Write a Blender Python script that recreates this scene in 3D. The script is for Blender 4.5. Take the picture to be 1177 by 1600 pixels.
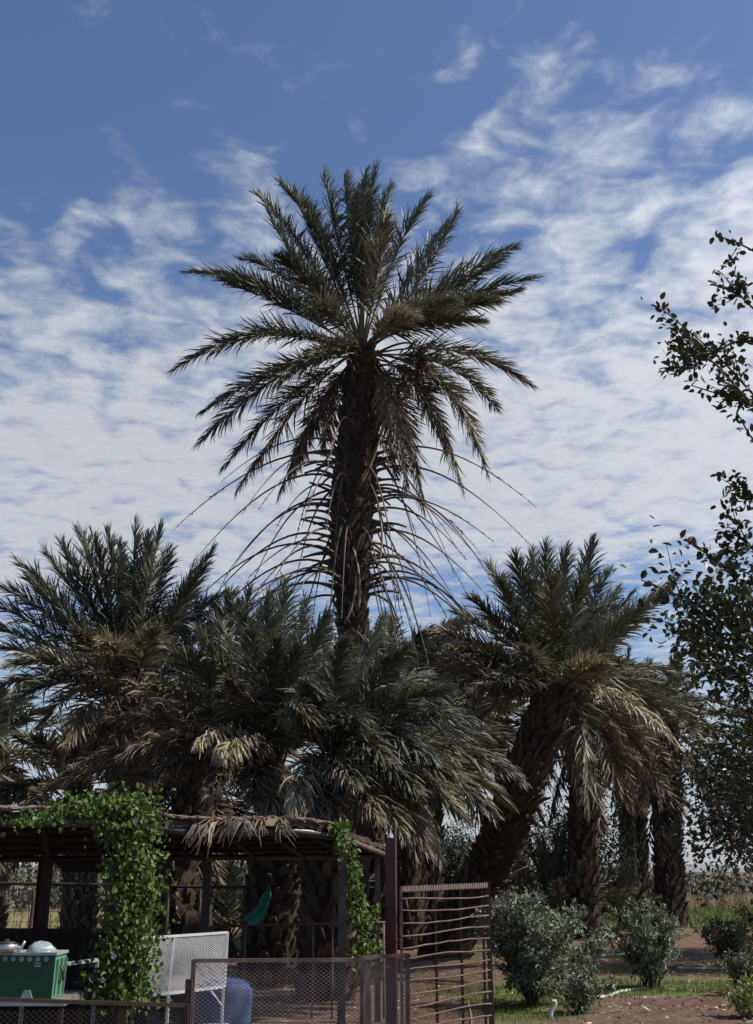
import bpy, math, random
import numpy as np
from mathutils import Vector

random.seed(7); rng = np.random.default_rng(7)
for o in list(bpy.data.objects): bpy.data.objects.remove(o)
S = bpy.context.scene
COL = S.collection

# ------------------------------------------------------------------ camera
FPX = 1700.0; CH = 1.65; TH = math.atan(560 / FPX)          # focal length in photo pixels, eye height, upward pitch
cam_d = bpy.data.cameras.new('camera'); cam = bpy.data.objects.new('camera', cam_d); COL.objects.link(cam)
cam.location = (0, 0, CH); cam.rotation_euler = (math.pi / 2 + TH, 0, 0)
cam_d.sensor_fit = 'VERTICAL'; cam_d.sensor_height = 36.0; cam_d.lens = FPX / 1600 * 36.0
cam_d.clip_start = 0.1; cam_d.clip_end = 6000
S.camera = cam

# ------------------------------------------------------------------ world and sun
SUN_AZ = math.radians(97)      # from +Y towards +X
SUN_EL = math.radians(50)
W = bpy.data.worlds.new('World'); S.world = W; W.use_nodes = True
nt = W.node_tree; nt.nodes.clear()
def N(t, **k):
    n = nt.nodes.new(t)
    for a, b in k.items(): setattr(n, a, b)
    return n
def lk(a, b): nt.links.new(a, b)
def mth(op, a, b=None, c=None, clamp=False):
    n = N('ShaderNodeMath', operation=op); n.use_clamp = clamp
    for i, v in enumerate((a, b, c)):
        if v is None: continue
        if isinstance(v, (int, float)): n.inputs[i].default_value = v
        else: lk(v, n.inputs[i])
    return n.outputs[0]
sky = N('ShaderNodeTexSky', sky_type='NISHITA'); sky.sun_disc = False
sky.sun_elevation = SUN_EL; sky.sun_rotation = SUN_AZ; sky.dust_density = 1.2; sky.ozone_density = 1.5; sky.air_density = 1.0
tc = N('ShaderNodeTexCoord'); sp = N('ShaderNodeSeparateXYZ'); lk(tc.outputs['Generated'], sp.inputs[0])
zc = mth('MAXIMUM', sp.outputs[2], 0.03)
px_ = mth('DIVIDE', sp.outputs[0], zc); py_ = mth('DIVIDE', sp.outputs[1], zc)
cv = N('ShaderNodeCombineXYZ'); lk(px_, cv.inputs[0]); lk(py_, cv.inputs[1])
def noise(scale, detail, rough, off, dist=0.0, sc=(1, 1, 1)):
    m = N('ShaderNodeMapping'); m.inputs['Location'].default_value = off; m.inputs['Scale'].default_value = sc
    lk(cv.outputs[0], m.inputs[0])
    n = N('ShaderNodeTexNoise'); n.inputs['Scale'].default_value = scale; n.inputs['Detail'].default_value = detail
    n.inputs['Roughness'].default_value = rough; n.inputs['Distortion'].default_value = dist
    lk(m.outputs[0], n.inputs['Vector']); return n.outputs['Fac']
def ramp(fac, stops):
    r = N('ShaderNodeValToRGB'); e = r.color_ramp.elements
    while len(e) < len(stops): e.new(0.5)
    for i, (p, v) in enumerate(stops): e[i].position = p; e[i].color = (v, v, v, 1)
    lk(fac, r.inputs[0]); return r.outputs[0]
# the cloud sheet: its near edge lies ahead of the viewer, it thins out again far away
q = mth('ADD', py_, mth('MULTIPLY', px_, 0.30))
q = mth('ADD', q, mth('MULTIPLY', mth('SUBTRACT', noise(1.3, 2, .5, (3.1, 8.2, 0)), 0.5), 0.6))
cover = ramp(mth('DIVIDE', q, 8.0, clamp=True), [(0.0, 0.0), (0.15, 0.12), (0.18, 0.36), (0.215, 0.60), (0.28, 0.88), (0.43, 0.86), (0.50, 0.45), (0.62, 0.50), (1.0, 0.62)])
big = noise(2.4, 3, .55, (1.0, 4.0, 0), .3)
cell = noise(10.5, 4, .52, (0.4, 0.2, 0), .45, (0.9, 0.85, 1))
fine = noise(34.0, 4, .6, (2.4, 1.2, 0), .4)
d = mth('ADD', mth('MULTIPLY', cell, 1.25), mth('MULTIPLY', big, 0.75))
d = mth('ADD', d, mth('MULTIPLY', fine, 0.25))
d = mth('SUBTRACT', d, 1.125)                                   # about -0.4 .. 0.4
d = mth('ADD', d, mth('MULTIPLY', mth('SUBTRACT', cover, 0.5), 0.95))
mr = N('ShaderNodeMapRange', interpolation_type='SMOOTHSTEP'); lk(d, mr.inputs[0])
mr.inputs[1].default_value = -0.25; mr.inputs[2].default_value = 0.40; mr.inputs[3].default_value = 0.0; mr.inputs[4].default_value = 0.94
fac = mr.outputs[0]
# far haze towards the horizon
hz = N('ShaderNodeMapRange'); lk(sp.outputs[2], hz.inputs[0]); hz.inputs[1].default_value = 0.0; hz.inputs[2].default_value = 0.22; hz.inputs[3].default_value = 0.75; hz.inputs[4].default_value = 0.0
fac = mth('MAXIMUM', fac, hz.outputs[0])
# clouds nearer the sun shine brighter
vd = N('ShaderNodeVectorMath', operation='DOT_PRODUCT'); lk(tc.outputs['Generated'], vd.inputs[0])
vd.inputs[1].default_value = (math.sin(SUN_AZ) * math.cos(SUN_EL), math.cos(SUN_AZ) * math.cos(SUN_EL), math.sin(SUN_EL))
glow = mth('POWER', mth('MAXIMUM', vd.outputs['Value'], 0.0), 2.0)
br = mth('ADD', mth('MULTIPLY', glow, 6.0), 5.3)
br = mth('MULTIPLY', br, mth('ADD', mth('MULTIPLY', fine, 0.25), mth('ADD', mth('MULTIPLY', cell, 0.2), 0.78)))
cc = N('ShaderNodeVectorMath', operation='SCALE'); cc.inputs[0].default_value = (0.93, 0.97, 1.05); lk(br, cc.inputs['Scale'])
tn = N('ShaderNodeMix', data_type='RGBA', blend_type='MULTIPLY'); tn.inputs[0].default_value = 1.0
lk(sky.outputs[0], tn.inputs[6]); tn.inputs[7].default_value = (0.84, 0.95, 1.12, 1)
mx = N('ShaderNodeMix', data_type='RGBA'); lk(fac, mx.inputs[0]); lk(tn.outputs[2], mx.inputs[6]); lk(cc.outputs[0], mx.inputs[7])
bg = N('ShaderNodeBackground'); lk(mx.outputs[2], bg.inputs[0]); bg.inputs[1].default_value = 0.075
wo = N('ShaderNodeOutputWorld'); lk(bg.outputs[0], wo.inputs[0])

sd = bpy.data.lights.new('sun', 'SUN'); sd.energy = 4.3; sd.angle = math.radians(0.8); sd.color = (1.0, 0.93, 0.82)
sun = bpy.data.objects.new('sun', sd); COL.objects.link(sun)
sdir = Vector((math.sin(SUN_AZ) * math.cos(SUN_EL), math.cos(SUN_AZ) * math.cos(SUN_EL), math.sin(SUN_EL)))
sun.rotation_euler = sdir.to_track_quat('Z', 'Y').to_euler(); sun.location = (30, 15, 40)
S.view_settings.view_transform = 'Standard'; S.view_settings.look = 'None'
S.view_settings.exposure = 0.6; S.view_settings.gamma = 1.0
S.render.engine = 'CYCLES'; S.cycles.max_bounces = 6; S.cycles.transparent_max_bounces = 8

# ------------------------------------------------------------------ placing
CT, ST = math.cos(TH), math.sin(TH)
def P(px, py, Y):
    """the point at world depth Y that the photo shows at pixel px, py"""
    u = (px - 588.5) / FPX; v = (800 - py) / FPX
    dx, dy, dz = u, CT - v * ST, ST + v * CT
    k = Y / dy
    return np.array((dx * k, Y, CH + dz * k))
def gz(x, y):
    """ground height"""
    x = np.asarray(x, float); y = np.asarray(y, float)
    z = 0.05 * np.sin(x * .31 + 1.0) * np.sin(y * .23) + 0.03 * np.sin(x * .9 + y * .5)
    m = np.exp(-((x - 5.2) / 2.6) ** 2 - ((y - 14.6) / 2.3) ** 2)
    return z * .6 + m * (0.13 + 0.035 * np.sin(x * 2.2 + y * 5.2)) - 0.02
def G(px, py):
    """where the photo's pixel meets the ground"""
    u = (px - 588.5) / FPX; v = (800 - py) / FPX
    dy, dz = CT - v * ST, ST + v * CT
    Y = dy * (CH / -dz)
    for _ in range(4):
        p = P(px, py, Y); Y = dy * ((CH - float(gz(p[0], Y))) / -dz)
    return P(px, py, Y)
def nrm(a):
    a = np.asarray(a, float); l = np.linalg.norm(a, axis=-1, keepdims=True); return a / np.maximum(l, 1e-9)

# ------------------------------------------------------------------ mesh collecting
class MB:
    def __init__(s): s.v = []; s.f = []; s.n = 0; s.t = []
    def add(s, V, F, mi=0, tint=0.5, smooth=False):
        V = np.asarray(V, float).reshape(-1, 3); F = np.asarray(F, int)
        s.v.append(V); s.f.append((F + s.n, mi, smooth)); s.n += len(V)
        t = np.asarray(tint, float); s.t.append(np.full(len(V), float(t)) if t.ndim == 0 else t)
    def box(s, c, size, ax=None, mi=0, tint=.5):
        sx, sy, sz = [k / 2 for k in size]
        A = np.eye(3) if ax is None else np.asarray(ax, float)
        q = np.array([(x, y, z) for x in (-sx, sx) for y in (-sy, sy) for z in (-sz, sz)])
        s.add(np.asarray(c) + q @ A, [(0, 1, 3, 2), (4, 6, 7, 5), (0, 4, 5, 1), (2, 3, 7, 6), (0, 2, 6, 4), (1, 5, 7, 3)], mi, tint)
    def bar(s, a, b, w, h=None, mi=0, up=(0, 0, 1), tint=.5):
        a = np.asarray(a, float); b = np.asarray(b, float); h = h or w
        x = nrm(b - a); u = np.asarray(up, float)
        if abs(np.dot(x, u)) > .97: u = np.array((0, 1., 0))
        y = nrm(np.cross(u, x)); z = np.cross(x, y)
        s.box((a + b) / 2, (np.linalg.norm(b - a), w, h), np.array((x, y, z)), mi, tint)
    def tube(s, pts, rad, sides=6, mi=0, cap=True, smooth=True, tint=.5, jit=0.0):
        pts = np.asarray(pts, float); n = len(pts); rad = np.broadcast_to(np.asarray(rad, float), (n,))
        T = nrm(np.gradient(pts, axis=0)); ref = np.array((0.13, 0.91, .2)) if abs(T[:, 2]).mean() > .6 else np.array((0.05, .1, 1.0))
        U = nrm(np.cross(T, ref)); Wv = np.cross(T, U)
        a = np.arange(sides) * 2 * math.pi / sides
        R = rad[:, None] * (1 + (rng.normal(0, jit, (n, sides)) if jit else np.zeros((n, sides))))
        V = pts[:, None, :] + R[..., None] * (np.cos(a)[None, :, None] * U[:, None, :] + np.sin(a)[None, :, None] * Wv[:, None, :])
        i = np.arange(n - 1)[:, None] * sides; j = np.arange(sides)[None, :]; k = (j + 1) % sides
        F = np.stack((i + j, i + k, i + sides + k, i + sides + j), -1).reshape(-1, 4)
        s.add(V.reshape(-1, 3), F, mi, tint, smooth)
        if cap:
            o = s.n - n * sides
            s.f.append((np.array([list(range(o + sides - 1, o - 1, -1))]), mi, False))
            s.f.append((np.array([list(range(s.n - sides, s.n))]), mi, False))
    def mesh(s, name, mats, org=(0, 0, 0)):
        me = bpy.data.meshes.new(name)
        V = np.concatenate(s.v) - np.asarray(org, float)
        lt, li, mi, sm = [], [], [], []
        for F, m, smooth in s.f:
            k = F.shape[1]; lt.append(np.full(len(F), k)); li.append(F.ravel()); mi.append(np.full(len(F), m)); sm.append(np.full(len(F), smooth))
        lt = np.concatenate(lt); li = np.concatenate(li)
        me.vertices.add(len(V)); me.vertices.foreach_set('co', V.astype(np.float32).ravel())
        me.loops.add(len(li)); me.loops.foreach_set('vertex_index', li.astype(np.int32))
        me.polygons.add(len(lt)); me.polygons.foreach_set('loop_start', np.concatenate(([0], np.cumsum(lt)[:-1])).astype(np.int32))
        me.polygons.foreach_set('material_index', np.concatenate(mi).astype(np.int32))
        me.polygons.foreach_set('use_smooth', np.concatenate(sm))
        at = me.attributes.new('tint', 'FLOAT', 'POINT'); at.data.foreach_set('value', np.concatenate(s.t).astype(np.float32))
        for m in mats: me.materials.append(m)
        me.update(calc_edges=True); me.validate()
        return me
def link(name, data, parent=None, loc=(0, 0, 0)):
    o = bpy.data.objects.new(name, data); COL.objects.link(o); o.location = loc
    if parent is not None: o.parent = parent
    return o
def org(o):
    l = np.zeros(3)
    while o is not None: l += np.array(o.location); o = o.parent
    return l
def part(name, mb, mats, parent, kind=None, label=None):
    mats = mats if isinstance(mats, (list, tuple)) else [mats]
    o = link(name, mb.mesh(name, mats, org(parent)), parent)
    if kind: o['kind'] = kind
    if label: o['label'] = label
    return o
def tag(o, label, cat, group=None, kind=None):
    o['label'] = label; o['category'] = cat
    if group: o['group'] = group
    if kind: o['kind'] = kind
    return o
def thing(name, loc, label, cat, group=None):
    o = link(name, None, None, tuple(float(v) for v in loc)); o.empty_display_size = .2
    return tag(o, label, cat, group)
def single(name, mb, mats, loc, label, cat, group=None, kind=None):
    mats = mats if isinstance(mats, (list, tuple)) else [mats]
    o = link(name, mb.mesh(name, mats, loc), None, tuple(float(v) for v in loc))
    return tag(o, label, cat, group, kind)

# ------------------------------------------------------------------ materials
def mat(name, c1, c2=None, rough=.8, scale=6.0, bump=0.0, bscale=None, spec=.3, metal=0.0, trans=0.0, tcol=None, tintmix=False, objvar=0.0, alpha=1.0, stretch=(1, 1, 1), c3=None, detail=5):
    m = bpy.data.materials.new(name); m.use_nodes = True; t = m.node_tree; t.nodes.clear()
    def n(ty, **k):
        x = t.nodes.new(ty)
        for a, b in k.items(): setattr(x, a, b)
        return x
    L = t.links.new
    out = n('ShaderNodeOutputMaterial'); b = n('ShaderNodeBsdfPrincipled')
    b.inputs['Roughness'].default_value = rough; b.inputs['Metallic'].default_value = metal
    b.inputs['Specular IOR Level'].default_value = spec; b.inputs['Alpha'].default_value = alpha
    c2 = c2 or tuple(v * .7 for v in c1)
    co = n('ShaderNodeTexCoord'); mp = n('ShaderNodeMapping'); mp.inputs['Scale'].default_value = stretch; L(co.outputs['Object'], mp.inputs[0])
    nz = n('ShaderNodeTexNoise'); nz.inputs['Scale'].default_value = scale; nz.inputs['Detail'].default_value = detail; nz.inputs['Roughness'].default_value = .65
    L(mp.outputs[0], nz.inputs['Vector'])
    r = n('ShaderNodeMapRange'); r.inputs[1].default_value = .32; r.inputs[2].default_value = .68
    if tintmix:
        at = n('ShaderNodeAttribute'); at.attribute_name = 'tint'; L(at.outputs['Fac'], r.inputs[0]); r.inputs[1].default_value = 0; r.inputs[2].default_value = 1
    else: L(nz.outputs['Fac'], r.inputs[0])
    mx = n('ShaderNodeMix', data_type='RGBA'); L(r.outputs[0], mx.inputs[0]); mx.inputs[6].default_value = (*c1, 1); mx.inputs[7].default_value = (*c2, 1)
    col = mx.outputs[2]
    if c3:
        n2 = n('ShaderNodeTexNoise'); n2.inputs['Scale'].default_value = scale * .23; n2.inputs['Detail'].default_value = 4; L(mp.outputs[0], n2.inputs['Vector'])
        r2 = n('ShaderNodeMapRange'); r2.inputs[1].default_value = .5; r2.inputs[2].default_value = .66; L(n2.outputs['Fac'], r2.inputs[0])
        m2 = n('ShaderNodeMix', data_type='RGBA'); L(r2.outputs[0], m2.inputs[0]); L(col, m2.inputs[6]); m2.inputs[7].default_value = (*c3, 1); col = m2.outputs[2]
    if objvar:
        oi = n('ShaderNodeObjectInfo'); r3 = n('ShaderNodeMapRange'); L(oi.outputs['Random'], r3.inputs[0]); r3.inputs[3].default_value = 1 - objvar; r3.inputs[4].default_value = 1 + objvar
        m3 = n('ShaderNodeVectorMath', operation='SCALE'); L(col, m3.inputs[0]); L(r3.outputs[0], m3.inputs['Scale']); col = m3.outputs[0]
    L(col, b.inputs['Base Color'])
    if bump:
        bp = n('ShaderNodeBump'); bp.inputs['Strength'].default_value = bump; bp.inputs['Distance'].default_value = .02
        nb = n('ShaderNodeTexNoise'); nb.inputs['Scale'].default_value = bscale or scale * 3; nb.inputs['Detail'].default_value = 6; L(mp.outputs[0], nb.inputs['Vector'])
        L(nb.outputs['Fac'], bp.inputs['Height']); L(bp.outputs[0], b.inputs['Normal'])
    if trans:
        tr = n('ShaderNodeBsdfTranslucent')
        if tcol: tr.inputs[0].default_value = (*tcol, 1)
        else: L(col, tr.inputs[0])
        ms = n('ShaderNodeMixShader'); ms.inputs[0].default_value = trans; L(b.outputs[0], ms.inputs[1]); L(tr.outputs[0], ms.inputs[2]); L(ms.outputs[0], out.inputs[0])
    else: L(b.outputs[0], out.inputs[0])
    return m
M = {}
M['frond'] = mat('palm_leaflet', (.055, .068, .044), (.125, .125, .082), rough=.48, spec=.4, trans=.16, tintmix=True, objvar=.25)
M['frond_mid'] = mat('palm_leaflet_ageing', (.082, .080, .048), (.165, .145, .092), rough=.5, spec=.4, trans=.16, tintmix=True, objvar=.25)
M['frond_dry'] = mat('palm_leaflet_dry', (.10, .075, .05), (.19, .145, .095), rough=.6, spec=.3, trans=.12, tintmix=True, objvar=.3)
M['frond_pale'] = mat('palm_leaflet_bleached', (.24, .20, .125), (.36, .31, .21), rough=.5, spec=.4, trans=.12, tintmix=True, objvar=.15)
M['rachis'] = mat('palm_midrib', (.12, .105, .055), (.15, .11, .06), rough=.7, spec=.2, scale=4, objvar=.2)
M['rachis_dry'] = mat('palm_midrib_dry', (.062, .044, .034), (.105, .077, .056), rough=.65, scale=5, objvar=.25)
M['bark'] = mat('palm_bark', (.055, .041, .031), (.028, .021, .017), rough=.95, scale=9, bump=.9, bscale=30, spec=.1)
M['boot'] = mat('palm_leaf_base', (.125, .092, .068), (.050, .038, .030), rough=.9, scale=7, bump=.7, bscale=40, spec=.15, objvar=.35, stretch=(1, 1, .35))
M['fibre'] = mat('palm_fibre', (.085, .045, .032), (.14, .08, .055), rough=.95, scale=30, spec=.1, tintmix=True)
M['leaf_dark'] = mat('tree_leaf', (.026, .034, .013), (.052, .062, .022), rough=.4, spec=.4, trans=.14, tintmix=True)
M['leaf_olive'] = mat('far_tree_leaf', (.030, .042, .022), (.062, .072, .036), rough=.55, spec=.3, trans=.14, tintmix=True)
M['leaf_red'] = mat('young_red_leaf', (.10, .03, .02), (.12, .05, .02), rough=.45, trans=.25, tintmix=True)
M['leaf_vine'] = mat('vine_leaf', (.030, .062, .012), (.13, .19, .030), rough=.5, spec=.35, trans=.32, tintmix=True)
M['leaf_bush'] = mat('shrub_leaf', (.085, .115, .070), (.22, .25, .165), rough=.5, spec=.4, trans=.16, tintmix=True)
M['leaf_bush2'] = mat('shrub_leaf_olive', (.075, .095, .045), (.19, .20, .10), rough=.5, spec=.4, trans=.16, tintmix=True)
M['leaf_weed'] = mat('weed_leaf', (.16, .20, .05), (.32, .34, .10), rough=.5, trans=.2, tintmix=True)
M['leaf_grey'] = mat('scrub_leaf', (.075, .078, .055), (.15, .14, .10), rough=.8, trans=.1, tintmix=True)
M['twig'] = mat('twig', (.055, .042, .032), (.09, .07, .055), rough=.9, scale=8)
M['wood'] = mat('tree_bark', (.07, .055, .042), (.035, .028, .022), rough=.95, scale=6, bump=.8)
M['grass'] = mat('grass_blade', (.075, .125, .028), (.15, .17, .05), rough=.6, trans=.25, tintmix=True)
M['straw'] = mat('dry_grass', (.26, .19, .11), (.40, .31, .20), rough=.8, trans=.15, tintmix=True)
M['hose'] = mat('white_hose', (.55, .55, .52), (.32, .31, .28), rough=.5, scale=5)
M['clod'] = mat('soil_clod', (.085, .055, .042), (.13, .09, .07), rough=.95, scale=12)
M['litter'] = mat('leaf_litter', (.20, .15, .10), (.42, .36, .27), rough=.9, tintmix=True)
M['steel_dark'] = mat('dark_painted_steel', (.018, .017, .018), (.035, .026, .022), rough=.45, scale=5, spec=.5, bump=.1)
M['steel_red'] = mat('maroon_painted_steel', (.085, .016, .020), (.05, .013, .015), rough=.38, scale=4, spec=.5, bump=.12, stretch=(1, 1, .3))
M['steel_maroon'] = mat('dull_maroon_steel', (.040, .014, .014), (.022, .012, .012), rough=.5, scale=4)
M['rust'] = mat('rusty_steel', (.135, .088, .076), (.075, .048, .040), rough=.75, scale=14, bump=.2, c3=(.15, .11, .10))
M['rust_dark'] = mat('dark_rusty_steel', (.045, .028, .024), (.022, .015, .014), rough=.75, scale=14)
M['wire'] = mat('fence_wire', (.27, .22, .205), (.16, .12, .11), rough=.55, metal=.3, scale=9)
M['white'] = mat('white_painted_metal', (.72, .73, .72), (.52, .53, .53), rough=.5, scale=6)
M['barrel'] = mat('blue_plastic', (.022, .055, .14), (.05, .09, .18), rough=.62, scale=7, spec=.25, bump=.05)
M['green'] = mat('green_plastic', (.004, .052, .030), (.004, .042, .024), rough=.35, scale=4, spec=.45)
M['green_lt'] = mat('pale_green_plastic', (.12, .27, .18), (.09, .21, .14), rough=.4, scale=4)
M['lid'] = mat('grey_white_plastic', (.27, .31, .30), (.19, .22, .22), rough=.5, scale=5)
M['bag'] = mat('thin_white_plastic', (.42, .48, .50), (.34, .42, .44), rough=.35, scale=5, trans=.45, spec=.5)
M['alu'] = mat('aluminium', (.55, .55, .54), (.40, .40, .40), rough=.32, metal=.9, scale=6)
M['mat_thatch'] = mat('palm_mat', (.060, .042, .030), (.028, .020, .016), rough=.95, scale=14, bump=.9, stretch=(.25, 1, 1), c3=(.10, .075, .055))
M['mat_edge'] = mat('mat_edge', (.15, .105, .085), (.09, .055, .05), rough=.9, scale=9, bump=.5, c3=(.20, .15, .13))
M['pipe'] = mat('black_pipe', (.028, .028, .030), (.05, .048, .046), rough=.42, scale=5, spec=.5)
M['cloth'] = mat('teal_cloth', (.05, .30, .24), (.08, .42, .34), rough=.75, scale=6, trans=.5)
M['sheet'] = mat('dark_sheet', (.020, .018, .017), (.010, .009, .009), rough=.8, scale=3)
M['board'] = mat('grey_board', (.16, .15, .14), (.10, .09, .085), rough=.85, scale=8, stretch=(.3, 1, 1))
M['flower'] = mat('lilac_petal', (.42, .30, .55), (.5, .4, .6), rough=.6, trans=.3)

# ------------------------------------------------------------------ ground
gm = bpy.data.materials.new('ground_soil_and_grass'); gm.use_nodes = True
t = gm.node_tree; b = t.nodes['Principled BSDF']; b.inputs['Roughness'].default_value = .95; b.inputs['Specular IOR Level'].default_value = .15
def gn(ty, **k):
    x = t.nodes.new(ty)
    for a, v in k.items(): setattr(x, a, v)
    return x
gl = t.links.new
geo = gn('ShaderNodeTexCoord')
def gnoise(s, d=6, r=.6, off=(0, 0, 0)):
    mp = gn('ShaderNodeMapping'); mp.inputs['Location'].default_value = off; gl(geo.outputs['Object'], mp.inputs[0])
    x = gn('ShaderNodeTexNoise'); x.inputs['Scale'].default_value = s; x.inputs['Detail'].default_value = d; x.inputs['Roughness'].default_value = r; gl(mp.outputs[0], x.inputs['Vector']); return x.outputs['Fac']
def gmix(f, a, bcol):
    x = gn('ShaderNodeMix', data_type='RGBA'); gl(f, x.inputs[0])
    if isinstance(a, tuple): x.inputs[6].default_value = (*a, 1)
    else: gl(a, x.inputs[6])
    if isinstance(bcol, tuple): x.inputs[7].default_value = (*bcol, 1)
    else: gl(bcol, x.inputs[7])
    return x.outputs[2]
def gmr(f, a, c):
    x = gn('ShaderNodeMapRange', interpolation_type='SMOOTHSTEP'); gl(f, x.inputs[0]); x.inputs[1].default_value = a; x.inputs[2].default_value = c; return x.outputs[0]
soil = gmix(gmr(gnoise(1.8), .35, .65), (.135, .085, .062), (.085, .055, .042))
soil = gmix(gmr(gnoise(11, 4), .5, .75), soil, (.19, .135, .10))
turf = gmix(gmr(gnoise(.9, 5, .6, (5, 3, 0)), .35, .65), (.085, .115, .034), (.16, .15, .060))
turf = gmix(gmr(gnoise(7, 5, .7, (1, 3, 0)), .45, .7), turf, (.055, .075, .026))
ga = gn('ShaderNodeAttribute'); ga.attribute_name = 'tint'
am = gn('ShaderNodeMath', operation='ADD'); gl(ga.outputs['Fac'], am.inputs[0])
sb = gn('ShaderNodeMath', operation='MULTIPLY_ADD'); gl(gnoise(1.1, 7, .65, (9, 1, 0)), sb.inputs[0]); sb.inputs[1].default_value = 1.3; sb.inputs[2].default_value = -.65; gl(sb.outputs[0], am.inputs[1])
gcol = gmix(gmr(am.outputs[0], .38, .62), soil, turf)
gl(gcol, b.inputs['Base Color'])
bp = gn('ShaderNodeBump'); bp.inputs['Strength'].default_value = .9; bp.inputs['Distance'].default_value = .06
gl(gnoise(5, 8, .7), bp.inputs['Height']); gl(bp.outputs[0], b.inputs['Normal'])

def turfness(x, y):
    """0 bare soil .. 1 grass"""
    x = np.asarray(x, float); y = np.asarray(y, float)
    v = np.full(x.shape, .42)
    v += .55 * np.exp(-((x - 4.0) / 3.0) ** 2 - ((y - 17.3) / 1.5) ** 2)
    v += .5 * np.exp(-((x - 2.2) / 1.1) ** 2 - ((y - 14.6) / 1.6) ** 2)
    v += .75 * np.exp(-((x - 17.0) / 9.0) ** 2 - ((y - 44) / 10.0) ** 2)
    v += .5 * np.exp(-((x - 5.0) / 5.0) ** 2 - ((y - 46) / 9.0) ** 2)
    v -= .9 * np.exp(-((x - 5.3) / 2.3) ** 2 - ((y - 14.4) / 1.6) ** 2)
    v -= .35 * np.exp(-((x - 9.0) / 4.0) ** 2 - ((y - 30) / 5.0) ** 2)
    v -= .45 * np.exp(-((x + 5.0) / 7.0) ** 2 - ((y - 14) / 8.0) ** 2)
    v += .2 * np.exp(-((x + 12.0) / 9.0) ** 2 - ((y - 36) / 14.0) ** 2)
    return np.clip(v, 0, 1)
def axis(a, b_, fine0, fine1, st, far):
    c = list(np.arange(fine0, fine1, st)); s = st
    lo = fine0; left = []
    while lo > a: s *= 1.35; lo -= s; left.append(lo)
    s = st; hi = c[-1]; right = []
    while hi < b_: s *= 1.35; hi += s; right.append(hi)
    return np.array(left[::-1] + c + right)
xs = axis(-2500, 2500, -8, 13, .16, 0); ys = axis(-300, 4000, 5, 30, .16, 0)
X, Yg = np.meshgrid(xs, ys, indexing='ij')
far = np.clip(1 - (np.hypot(X, Yg) - 60) / 60, 0, 1)
Z = gz(X, Yg) * far + rng.normal(0, .006, X.shape) * (np.hypot(X, Yg) < 40)
mb = MB(); nx, ny = X.shape
i = np.arange(nx - 1)[:, None] * ny; j = np.arange(ny - 1)[None, :]
mb.add(np.stack((X, Yg, Z), -1).reshape(-1, 3), np.stack((i + j, i + ny + j, i + ny + j + 1, i + j + 1), -1).reshape(-1, 4), 0, turfness(X, Yg).ravel(), True)
gobj = link('ground', mb.mesh('ground', [gm])); gobj['kind'] = 'structure'

# low hills on the horizon
mb = MB(); hx = np.linspace(-1400, 1400, 90)
prof = 16 + 14 * np.sin(hx * .006 + 1) + 8 * np.sin(hx * .017) + 3 * np.sin(hx * .05)
prof = np.maximum(prof, 3)
rows = [(1500, 0 * prof - 1), (1640, prof * .6), (1800, prof), (2000, 0 * prof - 1)]
V = np.concatenate([np.stack((hx, np.full_like(hx, y_), z_), -1) for y_, z_ in rows]); n = len(hx)
F = [(r * n + k, r * n + k + 1, (r + 1) * n + k + 1, (r + 1) * n + k) for r in range(3) for k in range(n - 1)]
mb.add(V, F, 0, .5, True)
M['hill'] = mat('far_hill', (.20, .21, .23), (.16, .17, .19), rough=1, scale=.02)
h = link('hills', mb.mesh('hills', [M['hill']])); h['kind'] = 'structure'

# ------------------------------------------------------------------ leaves
def leaves(mb, pos, dirs, nor, ln, wd, mi=0, tint=None, oval=True):
    """oval leaves folded along the midrib"""
    n = len(pos); dirs = nrm(dirs); side = nrm(np.cross(dirs, nor)); up = np.cross(side, dirs)
    ln = np.broadcast_to(ln, (n,))[:, None]; wd = np.broadcast_to(wd, (n,))[:, None]
    t_ = rng.random(n) if tint is None else np.broadcast_to(tint, (n,))
    if oval:
        a = pos; e = pos + dirs * ln - up * ln * .12
        q = [a, pos + dirs * ln * .3 + side * wd * .5 + up * wd * .15, pos + dirs * ln * .7 + side * wd * .42 + up * wd * .1, e,
             pos + dirs * ln * .7 - side * wd * .42 + up * wd * .1, pos + dirs * ln * .3 - side * wd * .5 + up * wd * .15]
        V = np.stack(q, 1).reshape(-1, 3); o = np.arange(n)[:, None] * 6
        F = np.concatenate((o + np.array([0, 1, 2, 3]), o + np.array([0, 3, 4, 5])))
        mb.add(V, F, mi, np.repeat(t_, 6))
    else:
        V = np.stack([pos, pos + dirs * ln * .5 + side * wd * .5, pos + dirs * ln, pos + dirs * ln * .5 - side * wd * .5], 1).reshape(-1, 3)
        o = np.arange(n)[:, None] * 4
        mb.add(V, o + np.array([0, 1, 2, 3]), mi, np.repeat(t_, 4))
def rdir(n): return nrm(rng.normal(0, 1, (n, 3)))

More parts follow.
